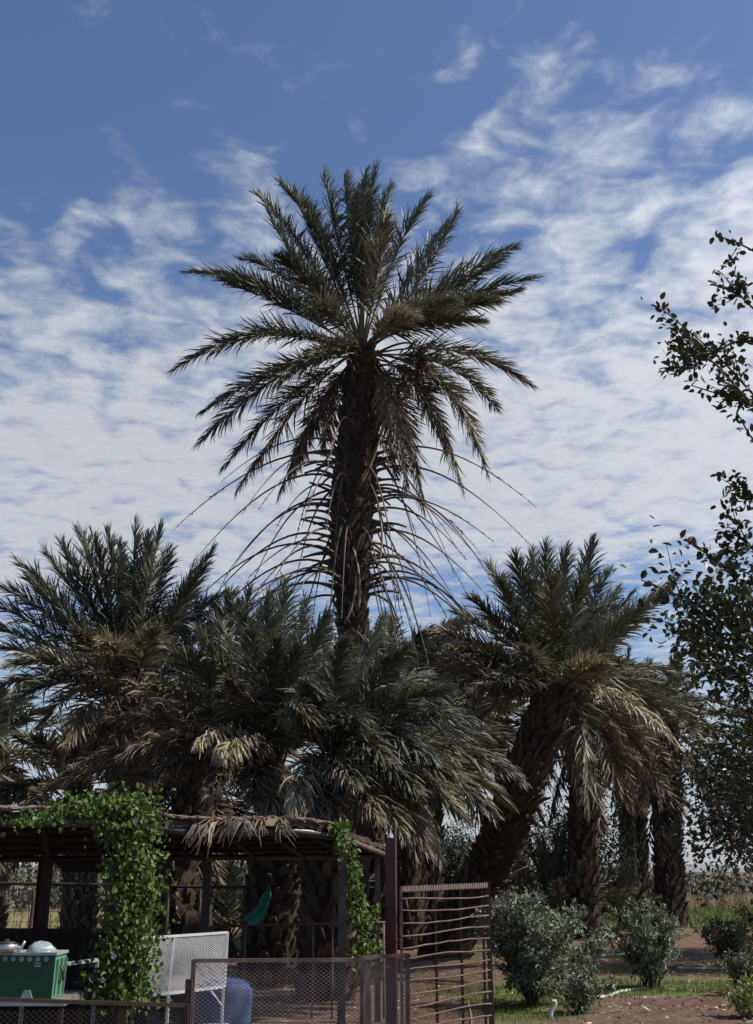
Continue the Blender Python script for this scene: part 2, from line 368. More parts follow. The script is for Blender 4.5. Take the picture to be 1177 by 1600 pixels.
# ------------------------------------------------------------------ palms
def bez(p, t):
    p = [np.asarray(k, float) for k in p]; t = np.asarray(t)[:, None]
    if len(p) == 3:
        return (1 - t) ** 2 * p[0] + 2 * t * (1 - t) * p[1] + t * t * p[2]
    return (1 - t) ** 3 * p[0] + 3 * t * (1 - t) ** 2 * p[1] + 3 * t * t * (1 - t) * p[2] + t ** 3 * p[3]
def frond(mb, p0, p1, p2, n=85, L=.46, w=.026, bare=.2, wind=(.3, 0, 0), droop=.35, vee=.45, roll=0.0, r0=.024, strip=None, lm=0, rm=1, skip=0.0):
    """one feather leaf along a curve: midrib tube and two ranks of leaflets"""
    ctrl = (p0, p1, p2)
    tt = np.linspace(0, 1, 15); path = bez(ctrl, tt)
    # tip blown over a little by the wind
    wv = np.asarray(wind, float)
    def bend(pts, tv): return pts + np.outer(np.maximum(tv - .35, 0) ** 2, wv) * .9
    path = bend(path, tt)
    rad = r0 * (1 - .86 * tt); rad[0] = r0 * 1.9; rad[1] = r0 * 1.2
    mb.tube(path, rad, 5, rm, cap=False, tint=.5)
    t_ = np.linspace(bare, .995, n) + rng.normal(0, .003, n); t_ = np.clip(t_, 0, 1)
    if strip: t_ = t_[t_ > strip]
    if skip: t_ = t_[rng.random(len(t_)) > skip]
    n = len(t_)
    if n < 2: return
    e = 1e-3
    pos = bend(bez(ctrl, t_), t_); tan = nrm(bend(bez(ctrl, np.minimum(t_ + e, 1.0)), np.minimum(t_ + e, 1)) - bend(bez(ctrl, t_ - e), t_ - e))
    outw = np.asarray(p2, float) - np.asarray(p0, float); outw[2] = 0; outw = nrm(outw)
    ref = np.array((0, 0, 1.0)) - outw * .7
    up = nrm(ref - (tan @ ref)[:, None] * tan); side = nrm(np.cross(tan, up))
    if roll:
        c, s_ = math.cos(roll), math.sin(roll); up, side = up * c + side * s_, side * c - up * s_
    prof = np.interp(t_, [0, bare, bare + .12, .45, .75, .92, 1], [.35, .45, .85, 1, .85, .55, .4])
    g = np.array((0, 0, -1.0))
    clump = rng.normal(0, .18, n // 6 + 2).repeat(6)[:n]
    for s in (-1, 1):
        ang = np.interp(t_, [bare, .6, 1], [.95, .66, .30]) + rng.normal(0, .13, n) + clump * .5
        v = vee + rng.normal(0, .5, n) + clump
        d0 = np.cos(ang)[:, None] * tan + np.sin(ang)[:, None] * (s * side * np.cos(v)[:, None] + up * np.sin(v)[:, None])
        ln = (L * prof * rng.uniform(.8, 1.12, n))[:, None]
        gust = rng.uniform(.4, 1.4, n)[:, None] * wv
        d1 = nrm(d0 + g * droop * .55 + gust * .55); d2 = nrm(d1 + g * droop * .8 + gust * .8 + rng.normal(0, .08, (n, 3)))
        a = pos; b_ = a + d0 * ln * .34; c_ = b_ + d1 * ln * .36; e_ = c_ + d2 * ln * .30
        fn = nrm(up + rng.normal(0, .75, (n, 3)))
        ww = (w * rng.uniform(.75, 1.2, n) * np.interp(t_, [0, .8, 1], [1, 1, .6]))[:, None]
        w0 = nrm(np.cross(d0, fn)) * ww; w2 = nrm(np.cross(d2, fn)) * ww
        V = np.stack((a - w0 * .25, a + w0 * .25, b_ - w0 * .5, b_ + w0 * .5, c_ - w0 * .2 - w2 * .2, c_ + w0 * .2 + w2 * .2, e_ - w2 * .05, e_ + w2 * .05), 1).reshape(-1, 3)
        o = np.arange(n)[:, None] * 8
        F = np.concatenate((o + np.array([0, 1, 3, 2]), o + np.array([2, 3, 5, 4]), o + np.array([4, 5, 7, 6])))
        ti = np.clip(rng.beta(1.6, 2.6, n)[:, None] + np.array([0, 0, 0, 0, .05, .05, .3, .3]), 0, 1)
        mb.add(V, F, lm, ti.ravel())
def spline(pts, n):
    pts = np.asarray(pts, float); p = np.vstack((2 * pts[0] - pts[1], pts, 2 * pts[-1] - pts[-2])); out = []
    m = len(pts) - 1
    for u in np.linspace(0, m - 1e-6, n):
        k = int(u); f = u - k; a, b_, c, d_ = p[k], p[k + 1], p[k + 2], p[k + 3]
        out.append(.5 * (2 * b_ + (c - a) * f + (2 * a - 5 * b_ + 4 * c - d_) * f * f + (3 * b_ - a - 3 * c + d_) * f ** 3))
    return np.array(out)
def boot_verts():
    """a cut leaf base: wide foot pressed to the trunk, blunt end standing off it. x across, y away from trunk, z along trunk"""
    V = [(-.5, -.10, 0), (.5, -.10, 0), (.42, .10, .05), (-.42, .10, .05), (-.36, .14, .55), (.36, .14, .55), (.3, .34, .62), (-.3, .34, .62), (-.16, .30, 1.0), (.16, .30, 1.0), (.14, .46, 1.02), (-.14, .46, 1.02), (-.3, -.05, .7), (.3, -.05, .7)]
    F = [(0, 1, 2, 3), (3, 2, 6, 7), (7, 6, 10, 11), (11, 10, 9, 8), (0, 3, 7, 12), (2, 1, 13, 6), (12, 7, 11, 8), (6, 13, 9, 10), (12, 8, 9, 13)]
    return np.array(V), np.array(F)
BV, BF = boot_verts()
_b = MB(); _b.add(BV, BF, 0)
BOOT = _b.mesh('leaf_base', [M['boot']])
from mathutils import Matrix
def trunk(root, path, rad, boots=260, bw=.17, bl=.24, stand=1.0, sides=18, start=.02, end=1.0, as_objects=True):
    """trunk tube plus spiralling leaf bases; the first 300 leaf bases are objects, any more are joined"""
    n = 34; c = spline(path, n); r = np.interp(np.linspace(0, 1, n), np.linspace(0, 1, len(rad)), rad)
    mb = MB(); mb.tube(c, r, sides, 0, smooth=False, jit=.045); part('trunk', mb, M['bark'], root)
    T = nrm(np.gradient(c, axis=0)); rest = MB(); o0 = org(root); nb = 0; extra = 0
    ks = np.linspace(start, end, boots)
    for i_, k in enumerate(ks):
        u = k * (n - 1); a = min(int(u), n - 2); f = u - a
        p = c[a] * (1 - f) + c[a + 1] * f; tz = nrm(T[a] * (1 - f) + T[a + 1] * f); rr = r[a] * (1 - f) + r[a + 1] * f
        th = i_ * 2.39996 + random.gauss(0, .12)
        ux = nrm(np.cross(tz, (0.0, 1.0, 0.05))); uy = np.cross(tz, ux)
        out = math.cos(th) * ux + math.sin(th) * uy; ac = np.cross(out, tz)
        sc = random.uniform(.75, 1.2); tilt = random.uniform(-.1, .25)
        A = np.array((ac * bw * random.uniform(.85, 1.15), (out * math.cos(tilt) - tz * math.sin(tilt)) * bw * stand * random.uniform(.7, 1.3), (tz * math.cos(tilt) + out * math.sin(tilt)) * bl * sc))
        pos = p + out * rr * .97 - tz * bl * .3
        if as_objects and nb < 300:
            ob = bpy.data.objects.new('leaf_base', BOOT); COL.objects.link(ob); ob.parent = root
            m4 = Matrix(A.T.tolist()).to_4x4(); m4.translation = Vector(pos - o0); ob.matrix_local = m4; nb += 1
        else:
            rest.add(pos + BV @ A, BF, 0); extra += 1
    if extra: part('leaf_base_cover', rest, M['boot'], root, kind='stuff')
    return c, r
FM = {'g': ('frond', 'rachis'), 'm': ('frond_mid', 'rachis'), 'd': ('frond_dry', 'rachis_dry'), 'p': ('frond_pale', 'rachis_dry')}
def add_frond(root, p0, p1, p2, kind='g', name=None, **k):
    a, b_ = FM[kind]; mb = MB(); frond(mb, p0, p1, p2, **k)
    return part(name or ('dry_frond' if kind in 'dp' else 'frond'), mb, [M[a], M[b_]], root)
def px_fronds(root, cpx, Y, items, L3=3.4, **k):
    """items: (tip px, tip py, control px, control py, kind, side) ; side +1 leans away from the viewer, -1 towards, 0 flat"""
    c = P(cpx[0], cpx[1], Y)
    for it in items:
        tx, ty, cx, cy, kind = it[:5]; sd_ = it[5] if len(it) > 5 else random.choice((-1, 1))
        flat = np.linalg.norm(P(tx, ty, Y) - c)
        dy = math.sqrt(max((L3 * .93) ** 2 - flat ** 2, .05)) * sd_ * .85
        dy = max(-2.4, min(2.4, dy))
        k2 = dict(k); 
        if len(it) > 6: k2.update(it[6])
        tip = P(tx, ty, Y + dy); ctl = P(cx, cy, Y + dy * .5)
        base = c + nrm(ctl - c) * .12 + np.array((0, 0, random.uniform(-.15, .1)))
        if kind in 'dp': k2.setdefault('droop', .75)
        add_frond(root, base, ctl, tip, kind, roll=random.uniform(-.5, .5), **k2)
CR_L = [.6]
def crown(root, c, nf, L, e0=80, e1=-35, kinds='ggggm', az0=None, azr=None, sag=.32, seed=1, cutback=False, **k):
    """fronds all round: young ones upright, old ones low"""
    rs = random.Random(seed)
    for i_ in range(nf):
        f = (i_ + .5) / nf; el = math.radians(e0 + (e1 - e0) * f ** .85 + rs.gauss(0, 7))
        az = i_ * 2.39996 + rs.gauss(0, .2) if az0 is None else az0 + rs.uniform(-azr, azr)
        h_ = np.array((math.cos(az), math.sin(az), 0.0)); ln = L * rs.uniform(.82, 1.1) * (.72 + .28 * min(1, f * 3))
        d0 = h_ * math.cos(el) + np.array((0, 0, math.sin(el)))
        p0 = c + d0 * .1 + np.array((0, 0, -.35 * f)); p1 = p0 + d0 * ln * .55
        sg = sag * (1 if el > 0 else .6) * rs.uniform(.7, 1.3) * (abs(math.cos(el)) * .9 + .15)
        p2 = p0 + d0 * ln * .97 + np.array((0, 0, -1)) * ln * sg
        kd = kinds[min(len(kinds) - 1, int(f * len(kinds)))]
        if p2[2] < .15: p2[2] = .15 + rs.random() * .2
        add_frond(root, p0, p1, p2, kd, roll=rs.uniform(-.5, .5), L=CR_L[0], **k)

PALMG = 'date palms of the grove'
# ---- the tall palm
YT = 21.0
base = P(545, 1512, YT); base[2] = float(gz(base[0], YT)) - .05
T_ = thing('date_palm', base, 'tallest date palm, its bare trunk ringed with stripped drooping leaf ribs below the crown', 'palm tree', PALMG)
tp = [base] + [P(a, b_, YT) for a, b_ in ((549, 1300), (554, 1160), (554, 1040), (551, 950), (549, 850), (553, 760), (562, 660), (567, 590), (567, 540))]
ct, rt = trunk(T_, tp, [.36, .31, .29, .28, .28, .40, .43, .39, .35, .20], boots=560, bw=.15, bl=.22, stand=.9)
CT_ = (567, 548)
tall = [(450, 300, 505, 390, 'g', 1), (565, 268, 566, 380, 'g', -1), (690, 350, 650, 430, 'g', 1), (780, 405, 690, 460, 'g', -1), (340, 425, 450, 450, 'm', 1), (430, 400, 490, 440, 'g', -1),
        (394, 303, 478, 372, 'g', 1), (430, 286, 508, 350, 'g', -1), (412, 330, 470, 430, 'g', -1), (498, 268, 528, 360, 'g', 1), (532, 276, 548, 360, 'g', -1), (548, 300, 560, 400, 'g', -1), (580, 260, 571, 380, 'g', 1), (603, 292, 590, 380, 'g', -1),
        (470, 318, 520, 400, 'g', 1), (560, 285, 562, 400, 'g', 1), (663, 308, 618, 380, 'g', 1), (710, 326, 672, 440, 'g', -1), (600, 340, 592, 430, 'm', -1),
        (800, 384, 690, 440, 'g', 1), (830, 434, 712, 452, 'g', -1), (806, 452, 700, 478, 'g', 1), (772, 470, 690, 470, 'm', -1), (745, 500, 670, 490, 'm', -1),
        (288, 424, 420, 432, 'g', -1), (372, 404, 460, 420, 'g', 1), (330, 432, 440, 470, 'g', 1), (263, 578, 410, 488, 'm', 1), (330, 545, 440, 500, 'm', -1),
        (304, 692, 440, 560, 'm', -1), (310, 642, 440, 560, 'm', 1), (342, 730, 460, 600, 'm', 1), (362, 764, 480, 600, 'd', -1), (428, 772, 500, 610, 'd', -1), (452, 735, 510, 610, 'd', 1), (498, 700, 535, 600, 'd', 1),
        (820, 600, 720, 520, 'm', 1), (768, 636, 700, 540, 'm', -1), (754, 738, 722, 560, 'm', -1), (716, 764, 680, 570, 'm', 1), (742, 690, 690, 560, 'm', 1),
        (655, 795, 640, 600, 'd', -1), (628, 762, 622, 600, 'd', -1), (612, 742, 606, 600, 'd', 1), (640, 730, 640, 600, 'd', 1),  (690, 700, 660, 580, 'd', 1),
        (478, 485, 520, 470, 'm', -1), (640, 492, 610, 490, 'p', -1), (430, 598, 510, 540, 'm', -1), (705, 470, 640, 480, 'm', -1), (480, 560, 530, 530, 'm', -1)]
px_fronds(T_, CT_, YT, tall, L3=4.0, n=150, L=.68, w=.029, wind=(.26, 0, -.05), droop=.22, bare=.21)
# stripped ribs and cut stalks round the trunk
def along(c, r, z):
    k = int(np.argmin(abs(c[:, 2] - z))); return c[k], r[k]
z0 = P(550, 935, YT)[2]; z1 = P(560, 690, YT)[2]
rs = random.Random(11)
for i_ in range(140):
    f = i_ / 140; z = z0 + (z1 - z0) * f; c, r = along(ct, rt, z); az = i_ * 2.39996 + rs.gauss(0, .25)
    h_ = np.array((math.cos(az), math.sin(az), 0)); mb = MB(); p0 = np.array((c[0], c[1], z)) + h_ * r * .75
    if rs.random() < .56:      # long bare rib, drooping
        ln = rs.uniform(2.6, 4.4); p1 = p0 + h_ * ln * .34 + np.array((0, 0, ln * rs.uniform(.10, .22))); p2 = p0 + h_ * ln * rs.uniform(.62, .86) - np.array((0, 0, ln * rs.uniform(.30, .62)))
        if rs.random() < .25:
            p1 = p0 + h_ * ln * .20; p2 = p0 + h_ * ln * .34 - np.array((0, 0, ln * .8))
        frond(mb, p0, p1, p2, n=70, L=.16, w=.02, r0=.032, strip=rs.choice((.97, .97, .9, .8, .72)), wind=(.08, 0, 0), skip=.35, droop=.9)
        part('stripped_rib', mb, [M['frond_dry'], M['rachis_dry']], T_)
    else:
        ln = rs.uniform(.45, 1.05); up_ = rs.uniform(.05, .4); tt = np.linspace(0, 1, 6)[:, None]
        p1 = p0 + h_ * ln * .5 + np.array((0, 0, up_ * ln)); p2 = p0 + h_ * ln - np.array((0, 0, rs.uniform(-.12, .2) * ln)) + np.array((0, 0, up_ * ln * .6))
        pts = bez((p0, p1, p2), tt[:, 0]); mb.tube(pts, np.interp(tt[:, 0], [0, .3, 1], [.055, .032, .022]), 5, 0); part('cut_stalk', mb, M['rachis_dry'], T_)
for (x0, y0, x1, y1, Yo) in ((600, 655, 560, 765, -.5), (598, 640, 612, 700, -.5), (552, 855, 560, 955, -.55), (556, 900, 538, 975, -.5), (590, 790, 592, 880, -.55)):   # pale loose strips hanging down the trunk
    mb = MB(); mb.tube(bez((P(x0, y0, YT + Yo), P((x0 + x1) / 2 + 12, (y0 + y1) / 2, YT + Yo), P(x1, y1, YT + Yo)), np.linspace(0, 1, 8)), [.02] * 7 + [.008], 4, 0); part('hanging_strip', mb, M['litter'], T_)
def fruit_stalk(root, p0, p1, p2, n=26, ln=.55):
    mb = MB(); mb.tube(bez((p0, p1, p2), np.linspace(0, 1, 10)), np.linspace(.03, .018, 10), 5, 0)
    for _ in range(n):
        d_ = nrm(np.array((rng.normal(0, .35), rng.normal(0, .35), -1))); a = np.asarray(p2) + rng.normal(0, .03, 3)
        q_ = np.array([a, a + d_ * ln * .5 + rng.normal(0, .03, 3), a + d_ * ln * rng.uniform(.7, 1.1)]); mb.tube(q_, [.009, .008, .006], 3, 1, cap=False)
        for u in rng.uniform(.2, 1, 7):
            c = q_[0] * (1 - u) + q_[2] * u; mb.tube(np.array((c, c + (.008, .004, -.035))), [.016, .010], 5, 1)
    part('fruit_stalk', mb, [M['rachis_dry'], M['fibre']], root)
fruit_stalk(T_, P(575, 560, YT), P(640, 520, YT - .5), P(656, 545, YT - .6), 30, .75)
fruit_stalk(T_, P(580, 575, YT), P(620, 560, YT - .4), P(630, 590, YT - .5), 20, .6)

# ---- right leaning palm
YR = 20.0
base = G(688, 1497); YRb = base[1]
R_ = thing('date_palm', base - (0, 0, .1), 'thick leaning date palm beside the grid gate, trunk sloping up to a full crown', 'palm tree', PALMG)
cR = P(868, 1082, YR)
cr_, rr_ = trunk(R_, [base - (0, 0, .1), P(722, 1425, YRb - .4), P(770, 1340, YRb - 1), P(806, 1245, YR + .6), P(838, 1165, YR + .2), P(858, 1105, YR), P(870, 1075, YR)], [.50, .44, .40, .37, .35, .33, .30, .2], boots=400, bw=.17, bl=.25, stand=1.0)
rl = [(758, 880, 805, 960, 'g', 1), (775, 905, 815, 985, 'g', -1), (800, 868, 832, 960, 'g', -1), (828, 862, 846, 960, 'g', 1), (848, 850, 856, 960, 'g', -1), (880, 858, 872, 960, 'g', -1), (905, 905, 890, 985, 'g', -1), (922, 842, 912, 940, 'g', 1), (946, 890, 918, 970, 'g', 1), (962, 918, 930, 985, 'g', 1), (860, 905, 862, 990, 'm', -1),
      (1052, 905, 960, 985, 'm', 1), (1030, 930, 950, 1000, 'g', -1), (1000, 950, 935, 1010, 'g', -1), (985, 925, 930, 1000, 'g', 1),
      (706, 955, 775, 985, 'm', 1), (730, 935, 795, 985, 'm', -1), (668, 985, 750, 1000, 'd', -1), (655, 1030, 745, 1030, 'm', 1), (700, 1010, 780, 1025, 'd', -1), (672, 1085, 760, 1045, 'm', -1), (690, 1130, 770, 1050, 'd', -1), (712, 1165, 780, 1070, 'd', 1), (640, 1060, 740, 1030, 'd', 1),
      (1050, 1160, 965, 1060, 'p', -1, dict(droop=1.0, L=.5)), (1010, 1185, 945, 1080, 'd', 1), (1040, 1120, 960, 1050, 'm', 1), (985, 1240, 940, 1090, 'd', 1), (940, 1035, 905, 1050, 'p', -1), (912, 1262, 925, 1090, 'm', -1), (895, 1230, 900, 1100, 'd', 1), (965, 1030, 915, 1050, 'm', -1), (1010, 1050, 935, 1050, 'm', 1), (1060, 1080, 960, 1045, 'm', 1),
      (810, 1010, 835, 1040, 'm', -1), (780, 1060, 820, 1060, 'm', -1), (735, 1075, 800, 1060, 'm', -1)]
px_fronds(R_, (868, 1080), YR, rl, L3=3.1, n=135, L=.60, w=.029, wind=(.16, 0, -.05), droop=.3, bare=.14)
# dry stalks fraying from the lower trunk
rs = random.Random(5)
for i_ in range(64):
    k = rs.randint(4, 20); c = cr_[k]; az = rs.uniform(-2.6, 1.2); h_ = np.array((math.cos(az), math.sin(az), 0)); ln = rs.uniform(.5, 1.1)
    tz = nrm(cr_[k + 1] - cr_[k]); p0 = c + h_ * rr_[k] * .85; p1 = p0 + tz * ln * .5 + h_ * ln * .12; p2 = p0 + tz * ln * .85 + h_ * ln * rs.uniform(.12, .4) + np.array((0, 0, -.12 * ln))
    mb = MB(); mb.tube(bez((p0, p1, p2), np.linspace(0, 1, 6)), [.05, .045, .035, .026, .02, .012], 5, 0); part('cut_stalk', mb, M['rachis_dry'] if i_ % 9 else M['frond_dry'], R_)

# ---- left palm
YL = 19.0
base = P(205, 1400, YL); base[2] = -.05
L_ = thing('date_palm', base, 'dark full-crowned date palm rising behind the vine-covered end of the shelter', 'palm tree', PALMG)
trunk(L_, [base, P(204, 1330, YL), P(206, 1220, YL), P(207, 1100, YL)], [.38, .34, .33, .31, .2], boots=190, bw=.18, bl=.26)
ll = [(118, 826, 160, 930, 'g', 1), (142, 838, 175, 940, 'g', -1), (165, 832, 185, 930, 'g', -1), (185, 850, 195, 950, 'g', 1), (208, 818, 208, 930, 'g', -1), (230, 835, 216, 940, 'g', 1), (250, 822, 228, 930, 'g', -1), (262, 860, 232, 950, 'g', 1),
      (92, 848, 150, 940, 'g', 1), (68, 862, 140, 950, 'g', -1), (24, 876, 120, 950, 'g', 1), (40, 905, 125, 975, 'g', -1), (0, 915, 110, 970, 'g', -1), (-25, 940, 100, 985, 'g', 1), (-40, 975, 90, 1000, 'g', -1), (-30, 1010, 90, 1015, 'g', 1), (10, 1040, 100, 1020, 'm', -1), (-20, 1080, 100, 1030, 'm', 1), (20, 1095, 110, 1040, 'g', -1), (60, 1130, 130, 1050, 'd', 1), (100, 1160, 150, 1060, 'd', -1),
      (330, 858, 262, 960, 'g', 1), (318, 885, 262, 975, 'g', -1), (300, 930, 255, 990, 'g', 1), (345, 925, 270, 985, 'g', 1), (340, 980, 270, 1010, 'm', 1), (320, 1040, 262, 1040, 'm', 1), (300, 1100, 255, 1060, 'm', 1), (115, 985, 165, 1020, 'm', -1), (140, 1050, 175, 1050, 'd', -1), (160, 1000, 190, 1020, 'p', -1), (240, 980, 225, 1030, 'm', -1), (270, 1160, 240, 1080, 'd', 1), (130, 1210, 170, 1090, 'd', 1)]
px_fronds(L_, (206, 1085), YL, ll, L3=3.3, n=130, L=.62, w=.029, wind=(.1, 0, -.05), droop=.22, bare=.16)

# ---- clump behind the shelter: three palms
def clump(items, cp, Y, tr, rad, label, L3, boots, **k):
    base = G(tr[0][0], tr[0][1]); base = np.array((base[0], base[1], float(gz(base[0], base[1])) - .08)); dy = (Y - base[1])
    r = thing('date_palm', base, label, 'palm tree', PALMG); m = len(tr)
    pts = [base] + [P(a, b_, base[1] + dy * (i_ + 1) / (m - 1)) for i_, (a, b_) in enumerate(tr[1:])]
    trunk(r, pts, rad, boots=boots, bw=.18, bl=.24); px_fronds(r, cp, Y, items, L3=L3, **k)
    return r
c0 = [(330, 940, 345, 1040, 'g', 1), (300, 935, 325, 1040, 'm', 1), (355, 925, 360, 1030, 'g', -1), (385, 918, 375, 1030, 'g', 1), (265, 955, 310, 1050, 'g', 1), (235, 1000, 295, 1070, 'm', 1), (415, 930, 390, 1040, 'g', 1), (440, 950, 400, 1050, 'g', 1), (205, 1060, 290, 1080, 'd', 1), (180, 1110, 285, 1100, 'd', 1), (160, 1170, 280, 1120, 'd', 1), (460, 1000, 400, 1070, 'g', 1), (250, 1190, 310, 1130, 'd', -1), (280, 1020, 320, 1080, 'm', -1), (320, 990, 335, 1060, 'm', -1)]
C0_ = clump(c0, (352, 1150), 19.5, [(296, 1520), (286, 1440), (268, 1370), (300, 1260), (352, 1155)], [.46, .44, .38, .30, .2], 'date palm with a bent thick trunk, beside the vine column under the shelter roof', 3.0, 200, n=120, L=.6, w=.029, wind=(.18, 0, -.05), droop=.32, bare=.16)
c1 = [(438, 908, 436, 1040, 'g', 1), (410, 935, 420, 1050, 'g', -1), (365, 945, 400, 1050, 'g', -1), (385, 985, 408, 1080, 'g', -1), (330, 965, 385, 1060, 'g', 1), (300, 985, 370, 1070, 'g', -1), (470, 935, 455, 1060, 'g', 1), (500, 960, 470, 1070, 'g', -1), (425, 1000, 428, 1090, 'g', -1), (455, 1010, 446, 1100, 'g', -1),
      (255, 1010, 350, 1080, 'm', -1), (225, 1070, 340, 1100, 'm', -1), (150, 1060, 300, 1090, 'd', 1), (170, 1120, 310, 1130, 'd', -1), (120, 1190, 280, 1140, 'd', -1), (75, 1225, 270, 1150, 'd', 1), (190, 1175, 320, 1130, 'd', -1), (160, 1235, 310, 1160, 'd', -1), (230, 1215, 330, 1160, 'd', -1), (300, 1160, 360, 1130, 'p', -1, dict(droop=.9, L=.5)), (345, 1180, 375, 1140, 'p', -1, dict(droop=1.0)), (320, 1240, 370, 1180, 'd', -1), (385, 1250, 400, 1190, 'd', -1), (415, 1285, 425, 1200, 'p', -1, dict(droop=1.0, n=60)), (350, 1060, 390, 1110, 'm', -1), (480, 1090, 455, 1130, 'g', -1), (520, 1010, 470, 1100, 'g', 1)]
C1_ = clump(c1, (436, 1200), 17.0, [(420, 1535), (424, 1440), (430, 1330), (436, 1215)], [.44, .40, .36, .34, .22], 'date palm of the clump wrapped in hanging dry leaf, teal rag beside its trunk', 3.05, 190, n=140, L=.62, w=.029, wind=(.22, 0, -.08), droop=.5, bare=.16)
c2 = [(500, 985, 508, 1080, 'g', 1), (530, 1000, 520, 1080, 'g', -1), (560, 1030, 535, 1100, 'g', 1), (590, 965, 560, 1070, 'g', 1), (625, 1010, 575, 1080, 'g', -1), (660, 1050, 590, 1090, 'g', 1), (690, 1075, 600, 1090, 'g', -1), (720, 1120, 620, 1105, 'g', -1), (750, 1150, 640, 1120, 'g', 1), (800, 1215, 690, 1130, 'm', -1), (785, 1250, 680, 1150, 'm', 1), (760, 1265, 660, 1165, 'm', -1), (715, 1275, 630, 1170, 'm', -1), (680, 1340, 625, 1180, 'p', -1, dict(droop=1.1, L=.5)), (655, 1320, 600, 1190, 'd', -1), (620, 1300, 580, 1200, 'm', -1), (640, 1230, 575, 1165, 'm', -1), (600, 1190, 555, 1140, 'm', -1), (580, 1270, 545, 1200, 'd', -1), (665, 1180, 590, 1130, 'g', -1), (555, 1120, 530, 1140, 'g', -1), (470, 1060, 495, 1110, 'g', -1), (455, 1100, 490, 1130, 'm', -1), (445, 1260, 480, 1190, 'p', -1, dict(droop=1.0, n=60)), (470, 1290, 495, 1210, 'd', -1), (520, 1300, 518, 1220, 'd', -1), (545, 1220, 530, 1180, 'm', -1), (705, 1215, 610, 1150, 'm', -1), (735, 1195, 640, 1135, 'm', 1)]
C2_ = clump(c2, (512, 1190), 16.0, [(508, 1560), (512, 1440), (510, 1330), (512, 1200)], [.40, .34, .31, .31, .2], 'date palm with a straight stout trunk by the black post, fronds arching over the roof', 3.0, 190, n=140, L=.62, w=.029, wind=(.2, 0, -.08), droop=.55, bare=.16)

# ---- palms further back
def back_palm(cpx, cpy, Y, bpx, rad, n, L, label, seed, e0=78, e1=-60, kinds='gggmmddd', boots=300, nl=70, w=.05, **k):
    c = P(cpx, cpy, Y); bx = P(bpx, 1360, Y)[0]; base = np.array((bx, Y, float(gz(bx, Y)) - .05))
    r = thing('date_palm', base, label, 'palm tree', PALMG)
    mid = (base + c) / 2 + np.array(((bx - c[0]) * .2, 0, 0))
    trunk(r, [base, mid, c + np.array((0, 0, .1))], [rad * 1.2, rad, rad, rad * .7], boots=boots, bw=rad * .36, bl=.22, stand=1.5, as_objects=False, sides=12)
    k.setdefault('droop', .3); add_l = .62; CR_L[0] = add_l; crown(r, c, n, L, e0, e1, kinds, seed=seed, n=nl, w=w, **k); return r
back_palm(915, 1075, 30, 908, .35, 34, 3.3, 'date palm with a straight dark trunk behind the leaning palm, dry skirt below its crown', 21, kinds='ggmmdddd', e1=-78)
back_palm(1045, 1130, 36, 1042, .41, 34, 3.6, 'date palm with a short massive trunk at the edge of the green field', 22, kinds='gggmmddd', e1=-70)
back_palm(982, 1120, 41, 980, .28, 28, 3.3, 'slim distant date palm, one of two close together, with a brown hanging skirt', 23, kinds='gmmddddd', e1=-82)
back_palm(1004, 1130, 42, 998, .27, 26, 3.2, 'second slim distant date palm standing close to its twin', 24, kinds='gmmddddd', e1=-82)
back_palm(640, 1080, 26, 640, .30, 34, 3.0, 'date palm behind the clump, left trunk of the pair behind the red post', 25, kinds='gggmmmdd', e1=-55)
back_palm(676, 1110, 27, 666, .30, 30, 2.9, 'date palm behind the clump, right trunk of the pair behind the red post', 26, kinds='gggmmmdd', e1=-55)
back_palm(-8, 1172, 27, -10, .34, 32, 2.6, 'date palm at the far end of the wire fence with sky behind its fronds', 27, kinds='gggmmddd', e1=-65)
back_palm(120, 1215, 25, 132, .32, 26, 2.2, 'low dark date palm standing behind the wire fence under the shelter', 28, kinds='ggmmmddd', e1=-30)
back_palm(300, 1195, 24, 330, .36, 26, 2.6, 'date palm hidden low in the grove behind the clump', 29, kinds='gmmmdddd', e1=-40)
back_palm(560, 1160, 30, 590, .34, 26, 2.8, 'date palm deep in the grove behind the tall palm', 30, kinds='ggmmmddd', e1=-40)
back_palm(780, 1130, 33, 812, .34, 26, 3.2, 'date palm deep in the grove behind the leaning palm', 31, kinds='ggmmmddd', e1=-40)
# ---- young palms without a trunk
def young(px, py, n, L, label, seed, e0=85, e1=25, kinds='ggggm', **k):
    b_ = G(px, py); r = thing('young_palm', b_, label, 'young palm', 'young palms among the trunks')
    mb = MB(); mb.tube(np.array([b_ + (0, 0, -.05), b_ + (0, 0, .18), b_ + (0, 0, .38)]), [.2, .19, .08], 9, 0, smooth=False, jit=.1); part('stump', mb, M['bark'], r)
    rs = random.Random(seed)
    for i_ in range(n):
        f = (i_ + .5) / n; el = math.radians(e0 + (e1 - e0) * f); az = i_ * 2.39996; ln = L * rs.uniform(.8, 1.1)
        h_ = np.array((math.cos(az), math.sin(az), 0)); d0 = h_ * math.cos(el) + np.array((0, 0, math.sin(el))); p0 = b_ + (0, 0, .3)
        p2 = p0 + d0 * ln + np.array((0, 0, -ln * .18 * math.cos(el))); add_frond(r, p0, p0 + d0 * ln * .5, p2, kinds[int(f * len(kinds))], n=80, L=.46, w=.036, wind=(.03, 0, 0), droop=.2, bare=.22, roll=rs.uniform(-.3, .3))
young(872, 1464, 20, 2.7, 'young trunkless palm with upright fronds behind the largest shrub', 41)
young(975, 1452, 12, 1.7, 'low young palm between the dark trunk and the massive trunk', 42, e1=10, kinds='gmmmd')
young(455, 1500, 14, 2.2, 'young palm with dull fronds growing between the clump trunks', 43, e1=15, kinds='ggmmm')
young(355, 1500, 9, 2.0, 'small young palm in the gap beside the slim shelter post', 44, e1=20, kinds='ggmm')

